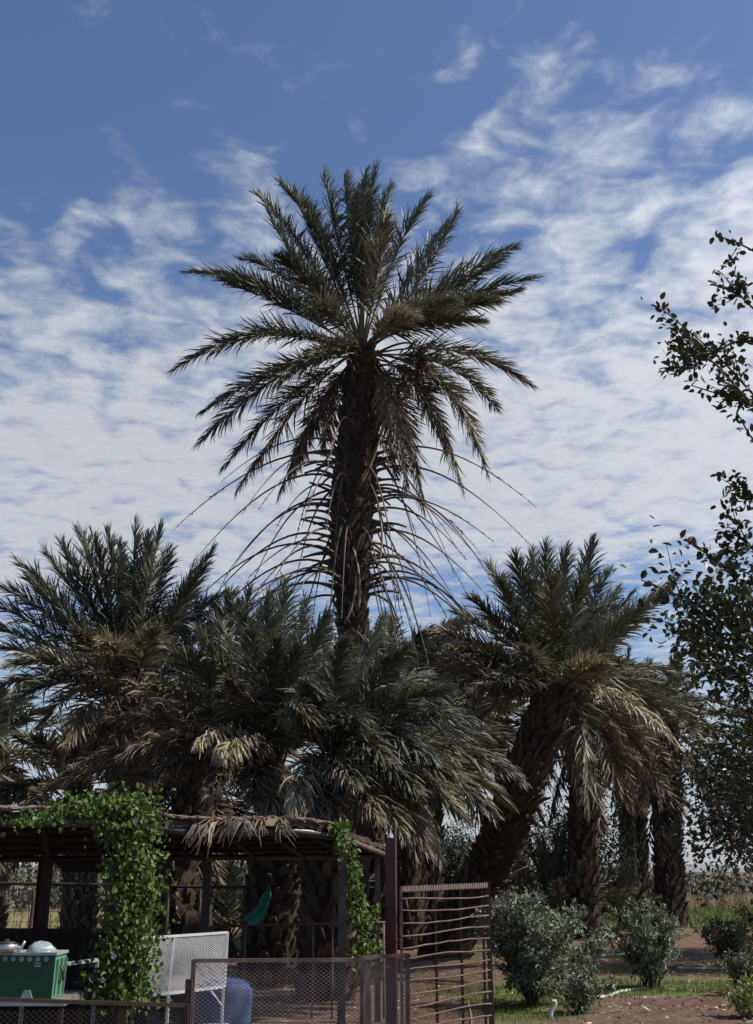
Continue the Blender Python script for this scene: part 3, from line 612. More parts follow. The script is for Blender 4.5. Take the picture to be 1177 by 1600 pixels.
# ------------------------------------------------------------------ broadleaf trees and shrubs
def leafy_branch(mb, pts, r0, nl, ln, spread, mi_leaf=0, mi_wood=1, twigs=6, red=0, tipbare=.0):
    pts = spline(pts, 14); mb.tube(pts, np.linspace(r0, r0 * .25, 14), 5, mi_wood, cap=False)
    T = nrm(np.gradient(pts, axis=0)); L = np.linalg.norm(np.diff(pts, axis=0), axis=1).sum()
    segs = [(pts, T)]
    for _ in range(twigs):
        k = random.randint(2, 11); d_ = nrm(T[k] * .6 + rng.normal(0, .55, 3)); l_ = min(L * random.uniform(.10, .26), .32 if twigs < 5 else .5)
        q_ = np.array([pts[k], pts[k] + d_ * l_ * .5 + rng.normal(0, .02, 3), pts[k] + d_ * l_ + np.array((0, 0, .03))]); mb.tube(q_, [r0 * .35, r0 * .25, r0 * .12], 3, mi_wood, cap=False)
        qq = spline(q_, 8); segs.append((qq, nrm(np.gradient(qq, axis=0))))
    per = np.array([1.0] + [.35] * twigs); per = (per / per.sum() * nl).astype(int)
    for (q_, tq), m in zip(segs, per):
        if m < 1: continue
        k = rng.integers(0, len(q_), m); d_ = nrm(tq[k] * .5 + rng.normal(0, .7, (m, 3)))
        pos = q_[k] + rng.normal(0, spread, (m, 3)); s_ = ln * rng.uniform(.6, 1.2, m)
        leaves(mb, pos, d_, nrm(rng.normal(0, .6, (m, 3)) + (0, 0, 1)), s_, s_ * .58, mi_leaf)
Yn = 9.5
nb = np.array((4.75, 9.6, float(gz(4.75, 9.6)) - .05))
NT = thing('broadleaf_tree', nb, 'dark broadleaf tree reaching leafy twigs into the sky beside the shrubs', 'tree')
mb = MB(); tr_ = spline([nb, nb + (-.05, 0, 1.2), nb + (-.2, .1, 2.6), nb + (-.1, .1, 4.2), nb + (.1, .1, 6.3)], 20); mb.tube(tr_, np.linspace(.17, .014, 20), 10, 0, jit=.04); part('trunk', mb, M['wood'], NT)
near = [([(1300, 470), (1177, 392), (1122, 368)], 70, 0), ([(1310, 600), (1177, 482), (1127, 426)], 75, 0), ([(1330, 760), (1200, 640), (1120, 555), (1035, 483)], 230, 1), ([(1200, 650), (1110, 562), (1042, 538)], 90, 1), ([(1330, 720), (1190, 640), (1080, 602)], 95, 0), ([(1330, 640), (1190, 530), (1100, 555), (1060, 515)], 90, 0),
        ([(1320, 800), (1190, 700), (1152, 645)], 60, 0), ([(1300, 880), (1180, 780), (1152, 745)], 70, 0), ([(1320, 960), (1200, 880), (1160, 840), (1128, 838)], 220, 0), ([(1320, 1080), (1180, 950), (1140, 890), (1080, 850)], 110, 1), ([(1330, 1150), (1180, 1020), (1100, 950), (1002, 906)], 210, 0),
        ([(1320, 1120), (1190, 1000), (1130, 960), (1090, 930)], 330, 0), ([(1330, 1160), (1190, 1040), (1110, 1000), (1050, 985)], 330, 0), ([(1340, 1100), (1200, 980), (1150, 950)], 220, 0), ([(1330, 1200), (1200, 1090), (1130, 1040), (1080, 1020)], 300, 0), ([(1330, 1200), (1200, 1130), (1140, 1080)], 260, 0), ([(1340, 1240), (1190, 1200), (1130, 1180)], 320, 0), ([(1340, 1260), (1200, 1270), (1140, 1290), (1090, 1340)], 420, 0), ([(1340, 1250), (1210, 1300), (1160, 1350)], 320, 0), ([(1340, 1240), (1200, 1230), (1110, 1250)], 360, 0), ([(1330, 1180), (1220, 1160), (1160, 1140)], 260, 0), ([(1340, 1220), (1210, 1240), (1150, 1320), (1130, 1370)], 320, 0), ([(1340, 1000), (1230, 900), (1190, 840)], 160, 0)]
rng = np.random.default_rng(77); random.seed(77)
for pxs, nl, red in near:
    Yj = Yn + random.uniform(-.7, .9)
    pts = [P(a, b_, Yj) for a, b_ in pxs]; k = int(np.argmin(abs(tr_[:, 2] - (pts[0][2] - .35)))); st = tr_[k]
    mb = MB(); leafy_branch(mb, [st] + pts, .022, int(nl * (2.1 if pxs[-1][1] < 1060 else 1.1)), .085 if pxs[-1][1] < 1060 else .07, .028 if nl < 120 else (.06 if pxs[-1][1] < 900 else .09), 0, 1, twigs=4 if nl < 120 else (7 if pxs[-1][1] < 900 else 12))
    if red:
        tp_ = pts[-1]; m = 9; leaves(mb, tp_ + rng.normal(0, .03, (m, 3)), rdir(m), rdir(m), .075, .045, 2)
    part('branch', mb, [M['leaf_dark'], M['twig'], M['leaf_red']], NT)

def tree(loc, h_, rx, rz, cz, nleaf, ln, label, lm, group=None, clumps=34, trunk_r=.16, name='broadleaf_tree', seed=1, shell=.5):
    loc = np.asarray(loc, float); r = thing(name, loc, label, 'tree', group); rs = np.random.default_rng(seed)
    c = loc + (0, 0, cz); mb = MB(); tp_ = [loc - (0, 0, .05), loc + (.05, 0, cz * .35), loc + (0, 0, cz * .75), c + (0, 0, rz * .5)]; sp_ = spline(tp_, 12); mb.tube(sp_, np.linspace(trunk_r, trunk_r * .3, 12), 8, 0, jit=.04)
    ds = nrm(rs.normal(0, 1, (clumps, 3))); rr = (shell + (1 - shell) * rs.random(clumps) ** .6)[:, None]; cc_ = c + ds * rr * (rx, rx, rz)
    for q_ in cc_: k = rs.integers(4, 11); m = (sp_[k] + q_) / 2 + (0, 0, -.1); mb.tube(np.array([sp_[k], m, q_]), [trunk_r * .3, trunk_r * .18, .01], 4, 0, cap=False)
    part('trunk', mb, M['wood'], r)
    mb = MB(); per = nleaf // clumps
    for q_ in cc_:
        sz = rs.uniform(.22, .42); pos = q_ + rs.normal(0, 1, (per, 3)) * (rx * sz, rx * sz, rz * sz * .8); s_ = ln * rs.uniform(.6, 1.3, per)
        leaves(mb, pos, rdir(per), nrm(rng.normal(0, .7, (per, 3)) + (0, 0, 1)), s_, s_ * .5, 0, rs.beta(1.6, 2.2, per), oval=False)
    part('crown', mb, lm, r, kind='stuff'); return r
p = G(1128, 1462); tree((p[0] + .5, 24.0, 0), 6, 1.7, 1.9, 4.1, 18000, .10, 'small-leaved dense olive-green tree between the massive palm trunk and the dark broadleaf tree', M['leaf_olive'], seed=3, clumps=46, trunk_r=.14)
tree((P(1215, 1300, 21)[0], 21.0, 0), 6, 1.4, 1.35, 3.5, 12000, .10, 'dark bushy tree overhanging the brown furrowed soil', M['leaf_olive'], seed=4, clumps=40, trunk_r=.13)
tree((P(705, 1380, 46)[0], 46.0, 0), 5, 1.05, 1.45, 1.95, 9000, .12, 'small round grey-green tree seen between the leaning palm and the paired trunks', M['leaf_olive'], seed=6, clumps=36, trunk_r=.09, shell=.2)
tree((P(900, 1340, 38)[0], 38.0, 0), 5, 1.6, 1.7, 2.1, 9000, .13, 'dark tree in the shade behind the young palm', M['leaf_olive'], seed=8, clumps=32, trunk_r=.10)
tree((P(455, 1360, 40)[0], 40.0, 0), 5, 2.6, 1.8, 2.2, 9000, .14, 'dull green tree seen through the shelter behind the clump trunks', M['leaf_olive'], seed=9, clumps=32, trunk_r=.10)

def shrub(px, py, w_, h_, n, ln, label, lm, seed, stems=16, dens=60, name='shrub', group='shrubs on the soil bank'):
    b_ = G(px, py); rs = np.random.default_rng(seed); r = thing(name, b_ - (0, 0, .03), label, 'shrub', group)
    st = MB(); lf = MB()
    for i_ in range(stems):
        az = i_ * 2.4 + rs.normal(0, .3); sp_ = rs.uniform(.15, 1.0); top = b_ + np.array((math.cos(az) * w_ * .5 * sp_, math.sin(az) * w_ * .5 * sp_, h_ * (1.02 - .32 * sp_ ** 2) * rs.uniform(.82, 1.05)))
        pts = spline([b_ + rs.normal(0, .05, 3) * (1, 1, 0) - (0, 0, .04), b_ + (top - b_) * .4 + np.array((0, 0, h_ * .04)) + rs.normal(0, .03, 3), top], 10); st.tube(pts, np.linspace(.016, .004, 10), 4, 0, cap=False)
        for k in range(3, 10):
            for _ in range(3):
                d_ = nrm(rs.normal(0, 1, 3) + (0, 0, .35)); l_ = rs.uniform(.12, .32) * h_ * .8; e_ = pts[k] + d_ * l_; st.tube(np.array([pts[k], (pts[k] + e_) / 2 + (0, 0, .01), e_]), [.006, .004, .002], 3, 0, cap=False)
                m = max(3, n // (stems * 21)); u = rs.random(m)[:, None]; pos = pts[k] * (1 - u) + e_ * u + rs.normal(0, .025, (m, 3)); s_ = ln * rs.uniform(.6, 1.25, m)
                leaves(lf, pos, nrm(d_ + rs.normal(0, .7, (m, 3))), nrm(rs.normal(0, .5, (m, 3)) + (0, 0, 1)), s_, s_ * .42, 0, rs.beta(1.5, 2, m))
    part('stem', st, M['twig'], r); part('foliage', lf, lm, r, kind='stuff'); return r
shrub(832, 1573, 2.3, 1.26, 12500, .066, 'largest grey-green shrub, next to the grid gate', M['leaf_bush'], 1, stems=24)
shrub(905, 1584, .9, .55, 2000, .055, 'low grey-green shrub spreading at the foot of the largest shrub', M['leaf_bush'], 12, stems=9)
shrub(1018, 1544, 1.50, 1.06, 8000, .064, 'grey-green shrub with a narrow stem foot on the edge of the brown bank', M['leaf_bush'], 2, stems=20)
shrub(1148, 1513, 1.7, .78, 4600, .066, 'thin olive shrub beyond the white hose with bare lower stems', M['leaf_bush2'], 3, stems=16)
shrub(1180, 1448, 1.6, .75, 1600, .09, 'small dark round shrub on the green field', M['leaf_dark'], 4, stems=10)
shrub(1168, 1552, .95, .5, 2200, .05, 'low feathery grey-green shrub on the brown soil', M['leaf_bush2'], 5, stems=14)
shrub(1168, 1592, .5, .42, 260, .07, 'yellow-green weed at the edge of the furrowed soil', M['leaf_weed'], 6, stems=7)
shrub(985, 1440, 1.2, 1.3, 900, .08, 'dull olive bush between the dark trunk and the massive trunk', M['leaf_bush2'], 7, stems=12)
shrub(790, 1452, 1.8, .8, 700, .09, 'dry sparse bush at the foot of the leaning palm', M['leaf_grey'], 8, stems=12)

# distant scrub belt and reeds
def scrub(name, label, rects, lm, ln, seed, cat='scrub'):
    rs = np.random.default_rng(seed); mb = MB()
    for (x0, x1, y0, y1, hh, n) in rects:
        nb_ = max(3, int((x1 - x0) / 1.6))
        for i_ in range(nb_):
            cx, cy = rs.uniform(x0, x1), rs.uniform(y0, y1); h1 = hh * rs.uniform(.5, 1.15); w1 = h1 * rs.uniform(.7, 1.3); m = n // nb_
            d_ = nrm(rs.normal(0, 1, (m, 3))); d_[:, 2] = abs(d_[:, 2]); pos = np.array((cx, cy, 0)) + d_ * (rs.random(m) ** .5)[:, None] * (w1, w1, h1)
            s_ = ln * rs.uniform(.6, 1.4, m); leaves(mb, pos, rdir(m), rdir(m), s_, s_ * .45, 0, np.clip(rs.random() * .6 + rs.random(m) * .4, 0, 1), oval=False)
    o = link(name, mb.mesh(name, [lm])); tag(o, label, cat, kind='stuff')
scrub('scrub', 'grey-green belt of far scrub along the edge of the field', [(-48, 60, 62, 84, 3.0, 26000), (-40, -8, 48, 60, 2.4, 8000)], M['leaf_grey'], .34, 2)
scrub('brush_pile', 'tangle of dry grey brush beyond the green field', [(14, 30, 52, 58, 1.7, 7000)], M['leaf_grey'], .3, 3, 'brush')
def blades(name, label, n, fx, mat_, h0, h1, wd, cat='grass', seed=0, lean=.35):
    rs = np.random.default_rng(seed); pos, keep = [], 0
    xy = fx(rs, n); n = len(xy); z = gz(xy[:, 0], xy[:, 1]); p0 = np.column_stack((xy, z - .01)); hh = rs.uniform(h0, h1, n)[:, None]; az = rs.uniform(0, 6.28, n)
    l1 = np.column_stack((np.cos(az), np.sin(az), np.zeros(n))) * lean * hh * rs.random((n, 1)); sd_ = np.column_stack((-np.sin(az + 1), np.cos(az + 1), np.zeros(n))) * wd
    V = np.stack((p0 - sd_, p0 + sd_, p0 + l1 * .4 + (0, 0, 1) * hh * .6 + sd_ * .7, p0 + l1 * .4 + (0, 0, 1) * hh * .6 - sd_ * .7, p0 + l1 + (0, 0, 1) * hh), 1).reshape(-1, 3)
    o = np.arange(n)[:, None] * 5; mb = MB(); mb.add(V, o + np.array([0, 1, 2, 3]), 0, np.repeat(rs.random(n), 5)); mb.f.append((o + np.array([3, 2, 4]), 0, False))
    ob = link(name, mb.mesh(name, [mat_])); tag(ob, label, cat, kind='stuff')
def turf_xy(x0, x1, y0, y1, lo):
    def f(rs, n):
        xy = np.column_stack((rs.uniform(x0, x1, n), rs.uniform(y0, y1, n))); t_ = turfness(xy[:, 0], xy[:, 1]) + .35 * np.sin(xy[:, 0] * 1.7 + np.sin(xy[:, 1] * 1.3)) * np.sin(xy[:, 1] * 1.9)
        return xy[t_ > lo + rs.random(n) * .3]
    return f
blades('grass', 'short patchy grass between the shrubs', 70000, turf_xy(-1, 10, 12.5, 27, .40), M['grass'], .03, .10, .005, seed=1)
blades('field_grass', 'bright green grass of the field beyond the palms', 60000, turf_xy(-4, 34, 33, 60, .55), M['grass'], .10, .26, .014, seed=2)
blades('reeds', 'tan dry reeds at the far side of the green field', 9000, lambda rs, n: np.column_stack(((lambda x_: x_ + .9 * np.sin(x_ * 2.1))(rs.uniform(13, 34, n)), rs.normal(51.5, 1.3, n))), M['straw'], .12, .85, .012, seed=3, lean=1.2)
blades('dry_grass', 'pale dry grass behind the wire fence', 16000, lambda rs, n: np.column_stack((rs.uniform(-24, -3, n), rs.uniform(22, 48, n))), M['straw'], .05, .30, .010, seed=4, lean=1.3)
# clods and litter
mb = MB(); rs = np.random.default_rng(8)
for _ in range(1300):
    x, y = rs.normal(5.0, 1.6), rs.normal(14.6, 1.3); s_ = abs(rs.normal(0, .010)) + .004; z = float(gz(x, y)) + s_ * .3
    mb.add(np.array((x, y, z)) + np.array([(1, 0, 0), (0, 1, .1), (-1, 0, 0), (0, -1, 0), (.1, 0, .8), (0, 0, -.6)]) * s_ * rs.uniform(.7, 1.3, (6, 3)), [(0, 1, 4), (1, 2, 4), (2, 3, 4), (3, 0, 4), (1, 0, 5), (2, 1, 5), (3, 2, 5), (0, 3, 5)], 0)
tag(link('soil_clods', mb.mesh('soil_clods', [M['clod']])), 'crumbly brown clods over the furrowed bank', 'soil', kind='stuff')
mb = MB(); n = 2600; xy = np.column_stack((rs.uniform(-7, 9, n), rs.uniform(12, 27, n))); pos = np.column_stack((xy, gz(xy[:, 0], xy[:, 1]) + .012)); d_ = rdir(n) * (1, 1, .15)
leaves(mb, pos, d_, nrm(rng.normal(0, .35, (n, 3)) + (0, 0, 1)), rs.uniform(.04, .16, n), rs.uniform(.015, .04, n), 0, rs.random(n), oval=False)
tag(link('leaf_litter', mb.mesh('leaf_litter', [M['litter']])), 'pale dry leaf scraps strewn over the soil', 'litter', kind='stuff')
# hoses on the ground
def hose(pxs, label, r=.022):
    pts = spline([G(a, b_) + (0, 0, .012) for a, b_ in pxs], 24); pts[:, 2] = gz(pts[:, 0], pts[:, 1]) + r * .8; mb = MB(); mb.tube(pts, r, 7, 0)
    single('irrigation_hose', mb, M['hose'], pts[0], label, 'hose', 'irrigation hoses')
hose([(925, 1562), (955, 1557), (985, 1549), (1010, 1545)], 'white hose curving to the foot of the narrow-footed shrub')
hose([(1058, 1514), (1100, 1515), (1135, 1514), (1160, 1511), (1200, 1509)], 'long white hose along the back edge of the brown bank')
hose([(945, 1494), (965, 1493), (988, 1490)], 'short white hose end behind the shrubs')
p = G(862, 1592); mb = MB(); mb.tube(spline([p + (-.02, 0, -.03), p + (.0, 0, .08), p + (.045, 0, .15), p + (.04, -.01, .2)], 10), .028, 8, 0)
single('pipe_stub', mb, M['hose'], p, 'bent white pipe stub sticking up beside the largest shrub', 'pipe')

# ------------------------------------------------------------------ shelter
FL, FR, BR, BL = P(-160, 1262, 9.4), P(532, 1298, 11.4), P(606, 1331, 13.9), P(-160, 1338, 12.6)
SH = thing('shelter', (FR[0], FR[1], 0), 'low open shelter with a palm-mat roof on dark posts', 'shelter')
def roofp(u, v, dz=0.0):
    """u left to right, v front to back"""
    p_ = (FL * (1 - u) + FR * u) * (1 - v) + (BL * (1 - u) + BR * u) * v
    p_ = p_ + np.array((0, 0, -.05 * math.sin(u * math.pi * 2.3) ** 2 * (1 - v) + dz)); return p_
# mat sheet, wavy and with a ragged rim
mb = MB(); nu, nv = 60, 16; rs = np.random.default_rng(2); wav = rs.normal(0, .010, (nu, nv))
top = np.array([[roofp(i_ / (nu - 1), -.02 + 1.04 * j_ / (nv - 1), .055 + wav[i_, j_]) for j_ in range(nv)] for i_ in range(nu)]); bot = top - (0, 0, .05); bot[:, :, 2] += rs.normal(0, .006, (nu, nv))
ii = np.arange(nu - 1)[:, None] * nv; jj = np.arange(nv - 1)[None, :]; Fq = np.stack((ii + jj, ii + nv + jj, ii + nv + jj + 1, ii + jj + 1), -1).reshape(-1, 4)
mb.add(top.reshape(-1, 3), Fq, 0); o0 = mb.n; mb.add(bot.reshape(-1, 3), Fq[:, ::-1], 0)
idx = lambda i_, j_: i_ * nv + j_
rim = [idx(i_, 0) for i_ in range(nu)] + [idx(nu - 1, j_) for j_ in range(1, nv)] + [idx(i_, nv - 1) for i_ in range(nu - 2, -1, -1)] + [idx(0, j_) for j_ in range(nv - 2, 0, -1)]
mb.f.append((np.array([(a, rim[(k + 1) % len(rim)], rim[(k + 1) % len(rim)] + o0, a + o0)[::-1] for k, a in enumerate(rim)]), 0, False))
roof = part('roof_mat', mb, M['mat_thatch'], SH)
# frame pipes and battens
def pipe(a, b_, r, m='pipe', nm='frame_pipe', par=SH, n=2):
    mb = MB(); mb.tube(np.linspace(a, b_, n), r, 9, 0); return part(nm, mb, M[m], par)
mb = MB(); mb.tube(np.array([roofp(u, .0, -.03) for u in np.linspace(0, 1, 24)]), .042, 10, 0); part('frame_pipe', mb, M['pipe'], SH)
pipe(roofp(0, 1, -.045), roofp(1, 1, -.045), .035); pipe(roofp(1, 0, -.03), roofp(1, 1, -.045), .03, 'rust')
for v in (.2, .4, .6, .8):
    mb = MB(); mb.tube(np.array([roofp(u, v, -.02) for u in np.linspace(0, 1, 14)]), .022, 6, 0); part('batten', mb, M['rust_dark'], SH)
for u in np.linspace(.08, .92, 9): pipe(roofp(u, .01, -.06), roofp(u, .99, -.06), .024, 'rust_dark', 'rafter')
# bleached mat border lying along the front rim, in strips
rs = random.Random(3)
for i_ in range(34):
    u = i_ / 33 * .97; mb = MB(); l_ = rs.uniform(.05, .11); pts = np.array([roofp(min(1, u + l_ * k / 6), -.025 + rs.gauss(0, .008), .085 + rs.gauss(0, .008)) for k in range(7)])
    mb.tube(pts, np.array([.014, .024, .028, .026, .026, .02, .01]) * rs.uniform(.5, .95), 5, 0, jit=.25, smooth=False); part('mat_strip', mb, M['mat_edge'], roof)
# dry fronds drooping over the front edge
for (a, b_, n_) in ((282, 340, 8), (335, 372, 5), (378, 395, 2), (408, 440, 3)):
    for _ in range(n_):
        x_ = rs.uniform(a, b_); u = (x_ + 160) / 692; mb = MB(); p0 = roofp(u, .03, .09); p1 = roofp(u, -.05, .09); l_ = rs.uniform(.05, .24)
        p2 = p1 + np.array((rs.gauss(-.05, .08), -.04, -l_)); m = 13
        for q_ in range(m):
            e_ = p2 + np.array((rs.gauss(0, .05), rs.gauss(0, .03), rs.gauss(0, .06))); pts = bez((p0, p1 + np.array((rs.gauss(0, .03), 0, .02)), e_), np.linspace(0, 1, 6)); w_ = np.array((.004, .007, .007, .006, .005, .002))[:, None] * np.array((1.0, .35, 0))
            V = np.stack((pts - w_, pts + w_), 1).reshape(-1, 3); o = np.arange(5)[:, None] * 2; mb.add(V, o + np.array([0, 1, 3, 2]), 0, rs.random())
        part('thatch_tuft', mb, M['frond_pale'] if rs.random() < .25 else M['frond_dry'], roof)
p_ = roofp(.83, -.03, .045); mb = MB(); mb.box(p_, (.24, .05, .075), nrm(np.array(((FR - FL), (0, 1, 0), (0, 0, 1)))), 0); part('straw_pad', mb, M['straw'], roof)
# posts
def post(px, py, Y, w_, m, nm='post', d_=None, par=SH):
    a = P(px, py, Y); g_ = np.array((a[0], Y, float(gz(a[0], Y)) - .15)); mb = MB(); mb.bar(g_, a, w_, d_ or w_); return part(nm, mb, M[m], par)
post(536, 1312, 11.25, .075, 'steel_dark'); post(325, 1346, 13.1, .085, 'steel_dark'); post(212, 1285, 9.75, .07, 'steel_dark'); post(-90, 1275, 9.6, .08, 'steel_dark'); post(590, 1336, 13.7, .07, 'steel_dark')
a = P(73, 1338, 12.5); mb = MB(); gx = np.array((a[0], 12.5, -.1))
mb.box((a + gx) / 2, (.12, .012, a[2] + .1)); mb.box((a + gx) / 2 + (-.063, 0, 0), (.012, .10, a[2] + .1)); mb.box((a + gx) / 2 + (.063, 0, 0), (.012, .10, a[2] + .1)); part('post', mb, M['steel_maroon'], SH)
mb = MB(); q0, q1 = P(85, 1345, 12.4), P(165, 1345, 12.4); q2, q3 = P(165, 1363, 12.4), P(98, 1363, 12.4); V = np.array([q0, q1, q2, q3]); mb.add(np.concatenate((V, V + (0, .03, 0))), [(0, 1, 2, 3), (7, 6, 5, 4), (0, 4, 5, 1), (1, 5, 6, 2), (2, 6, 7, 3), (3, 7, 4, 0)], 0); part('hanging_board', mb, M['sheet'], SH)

# red steel channel post
a = P(610, 1309, 11.55); gx = np.array((a[0], 11.55, -.12)); H_ = a[2] + .12
RP = thing('steel_post', gx, 'maroon red steel channel post at the corner of the shelter', 'post')
ra = math.radians(-14); RA = np.array(((math.cos(ra), math.sin(ra), 0), (-math.sin(ra), math.cos(ra), 0), (0, 0, 1.0)))
mb = MB(); c = (a + gx) / 2; mb.box(c, (.088, .008, H_), RA); part('web', mb, M['steel_red'], RP)
for s_ in (-1, 1): mb = MB(); mb.box(c + np.array((s_ * .0485, .031, 0)) @ RA, (.008, .07, H_), RA); part('flange', mb, M['steel_red'], RP)

# ------------------------------------------------------------------ vines
def vine(name, loc, label, stems, leafspec, ln, flowers=()):
    r = thing(name, loc, label, 'vine', 'climbing vines on the shelter'); mb = MB()
    for pts in stems: mb.tube(spline(pts, 16), np.linspace(.016, .005, 16), 5, 0, cap=False)
    part('stem', mb, M['twig'], r); mb = MB()
    for (c, s_, n) in leafspec:
        pos = np.asarray(c) + rng.normal(0, 1, (n, 3)) * s_; d_ = nrm(rng.normal(0, .6, (n, 3)) + (0, -.25, -.7)); l_ = ln * rng.uniform(.6, 1.25, n)
        leaves(mb, pos, d_, nrm(rng.normal(0, .8, (n, 3)) + (.35, -.55, .55)), l_, l_ * rng.uniform(.55, .9, n), 0, rng.beta(1.3, 1.6, n))
    part('foliage', mb, M['leaf_vine'], r, kind='stuff')
    for f in flowers:
        mb = MB(); k = 5; a_ = np.arange(k) * 6.283 / k; leaves(mb, np.repeat(np.asarray(f)[None], k, 0), np.column_stack((np.cos(a_), np.full(k, -.4), np.sin(a_))), np.tile((0, -1.0, 0), (k, 1)), .024, .02, 0); part('flower', mb, M['flower'], r)
    return r
YV = 9.35
v1 = []
for (x_, y_, sx, sy, n) in ((165, 1258, .13, .06, 170), (205, 1262, .12, .08, 190), (130, 1262, .10, .05, 110), (95, 1268, .09, .05, 60), (60, 1276, .10, .05, 28), (20, 1282, .12, .05, 18), (185, 1290, .12, .08, 150), (215, 1310, .11, .09, 150), (205, 1345, .12, .10, 170), (222, 1375, .10, .10, 160), (205, 1405, .11, .09, 150), (212, 1435, .11, .10, 150), (200, 1465, .12, .10, 160), (188, 1500, .13, .10, 170), (205, 1530, .11, .08, 120), (180, 1550, .12, .07, 110), (160, 1530, .08, .10, 60), (240, 1395, .03, .05, 16), (225, 1490, .05, .07, 40), (232, 1560, .05, .04, 24), (235, 1268, .05, .03, 18)):
    v1.append((P(x_, y_, YV), (sx, .11, sy), int(n * 2.0)))
gv = P(210, 1600, 9.45); gv[2] = float(gz(gv[0], gv[1])) - .03
vine('climbing_vine', gv, 'thick leafy vine climbing a post and spilling over the shelter roof', [[gv, P(207, 1560, 9.45), P(212, 1450, 9.5), P(205, 1340, 9.5), P(190, 1265, 9.5)], [gv + (-.06, .03, 0), P(198, 1500, 9.5), P(180, 1400, 9.5), P(200, 1300, 9.45), P(120, 1262, 9.4)], [P(200, 1300, 9.4), P(120, 1290, 9.3), P(95, 1294, 9.25)], [P(235, 1420, 9.3), P(225, 1370, 9.3), P(205, 1330, 9.35)]], v1, .048, [P(185, 1262, 9.15), P(161, 1531, 9.15), P(178, 1494, 9.15), P(212, 1283, 9.15)])
v2 = []
for (x_, y_, sx, sy, n) in ((528, 1290, .07, .04, 50), (535, 1312, .06, .05, 60), (540, 1335, .055, .06, 60), (552, 1358, .05, .06, 60), (555, 1385, .055, .07, 75), (560, 1415, .06, .07, 85), (566, 1445, .07, .07, 95), (572, 1475, .08, .06, 95), (575, 1498, .08, .05, 60), (590, 1425, .03, .04, 14)):
    v2.append((P(x_, y_, 11.3), (sx * .85, .08, sy), int(n * 1.5)))
gv = P(580, 1600, 11.4); gv[2] = float(gz(gv[0], gv[1])) - .03
vine('climbing_vine', gv, 'slender leafy vine winding up the black post to the roof corner', [[gv, P(575, 1490, 11.35), P(558, 1400, 11.35), P(542, 1330, 11.3), P(525, 1288, 11.3)]], v2, .05)

# ------------------------------------------------------------------ fences
def diamond(mb, A, B, zt, zb, pw, ph, r, mi=0):
    """two families of slanting wires filling the upright rectangle between A and B"""
    A = np.array((A[0], A[1], 0.0)); B = np.array((B[0], B[1], 0.0)); Wd = np.linalg.norm(B - A); ex = (B - A) / Wd; H_ = zt - zb; m = ph / pw; nn = np.cross(ex, (0, 0, 1))
    for s_ in (1, -1):
        k = -H_ / m if s_ > 0 else 0.0; end = Wd if s_ > 0 else Wd + H_ / m; x0 = math.floor(k / pw) * pw
        while x0 < end:
            a = x0; ta, tb = 0.0, 0.0   # line z = s*m*(x-a)
            xa, xb = (max(0, a), min(Wd, a + H_ / m)) if s_ > 0 else (max(0, a - H_ / m), min(Wd, a))
            if xb - xa > .004:
                za, zb_ = s_ * m * (xa - a), s_ * m * (xb - a); o_ = nn * r * s_
                mb.bar(A + ex * xa + o_ + (0, 0, zb + za), A + ex * xb + o_ + (0, 0, zb + zb_), r * 2, r * 2, mi)
            x0 += pw
def wire_panel(label, A, B, zt, zb, pw, ph, r, rail=.035, railm='rust', wirem='wire', postL=True, postR=True, ztB=None, name='mesh_fence', cat='fence', prail=None, group='mesh fence panels in front of the shelter'):
    A = np.asarray(A, float); B = np.asarray(B, float); z0 = float(gz(A[0], A[1])) - .03; r_ = thing(name, (A[0], A[1], z0), label, cat, group)
    ztB = zt if ztB is None else ztB
    mb = MB(); mb.bar((A[0], A[1], zt), (B[0], B[1], ztB), rail, prail or rail); part('top_rail', mb, M[railm], r_)
    mb = MB(); mb.bar((A[0], A[1], zb), (B[0], B[1], zb), rail * .8); part('bottom_rail', mb, M[railm], r_)
    for f, q_, zz in ((postL, A, zt), (postR, B, ztB)):
        if f: mb = MB(); mb.bar((q_[0], q_[1], z0), (q_[0], q_[1], zz + rail * .3), rail * 1.15); part('post', mb, M[railm], r_)
    mb = MB(); diamond(mb, A, B, min(zt, ztB), zb, pw, ph, r); part('wire_mesh', mb, M[wirem], r_, kind='stuff'); return r_
a, b_ = P(303, 1501, 9.5), P(574, 1500, 9.65); wire_panel('longest diamond-mesh fence panel with a rusty frame before the blue drum', a[:2], b_[:2], a[2], .06, .043, .030, .0019, ztB=b_[2], rail=.03)
a, b_ = P(566, 1497, 9.4), P(637, 1492, 9.5); wire_panel('narrow close-meshed fence panel with a pale top rail before the red post', a[:2], b_[:2], a[2], .06, .026, .026, .0014, ztB=b_[2], rail=.028, railm='rust')
a, b_ = P(-60, 1560, 8.1), P(292, 1571, 8.5); wire_panel('low diamond-mesh fence panel in front of the green box', a[:2], b_[:2], a[2], .06, .042, .034, .0018, ztB=b_[2], rail=.026, railm='rust_dark', wirem='rust_dark')
a = P(296, 1530, 9.0); mb = MB(); g_ = np.array((a[0], 9.0, -.1)); mb.bar(g_, a, .05, .05); single('fence_post', mb, M['rust_dark'], g_, 'short thick dark post where the low and the longest mesh panels meet', 'post')

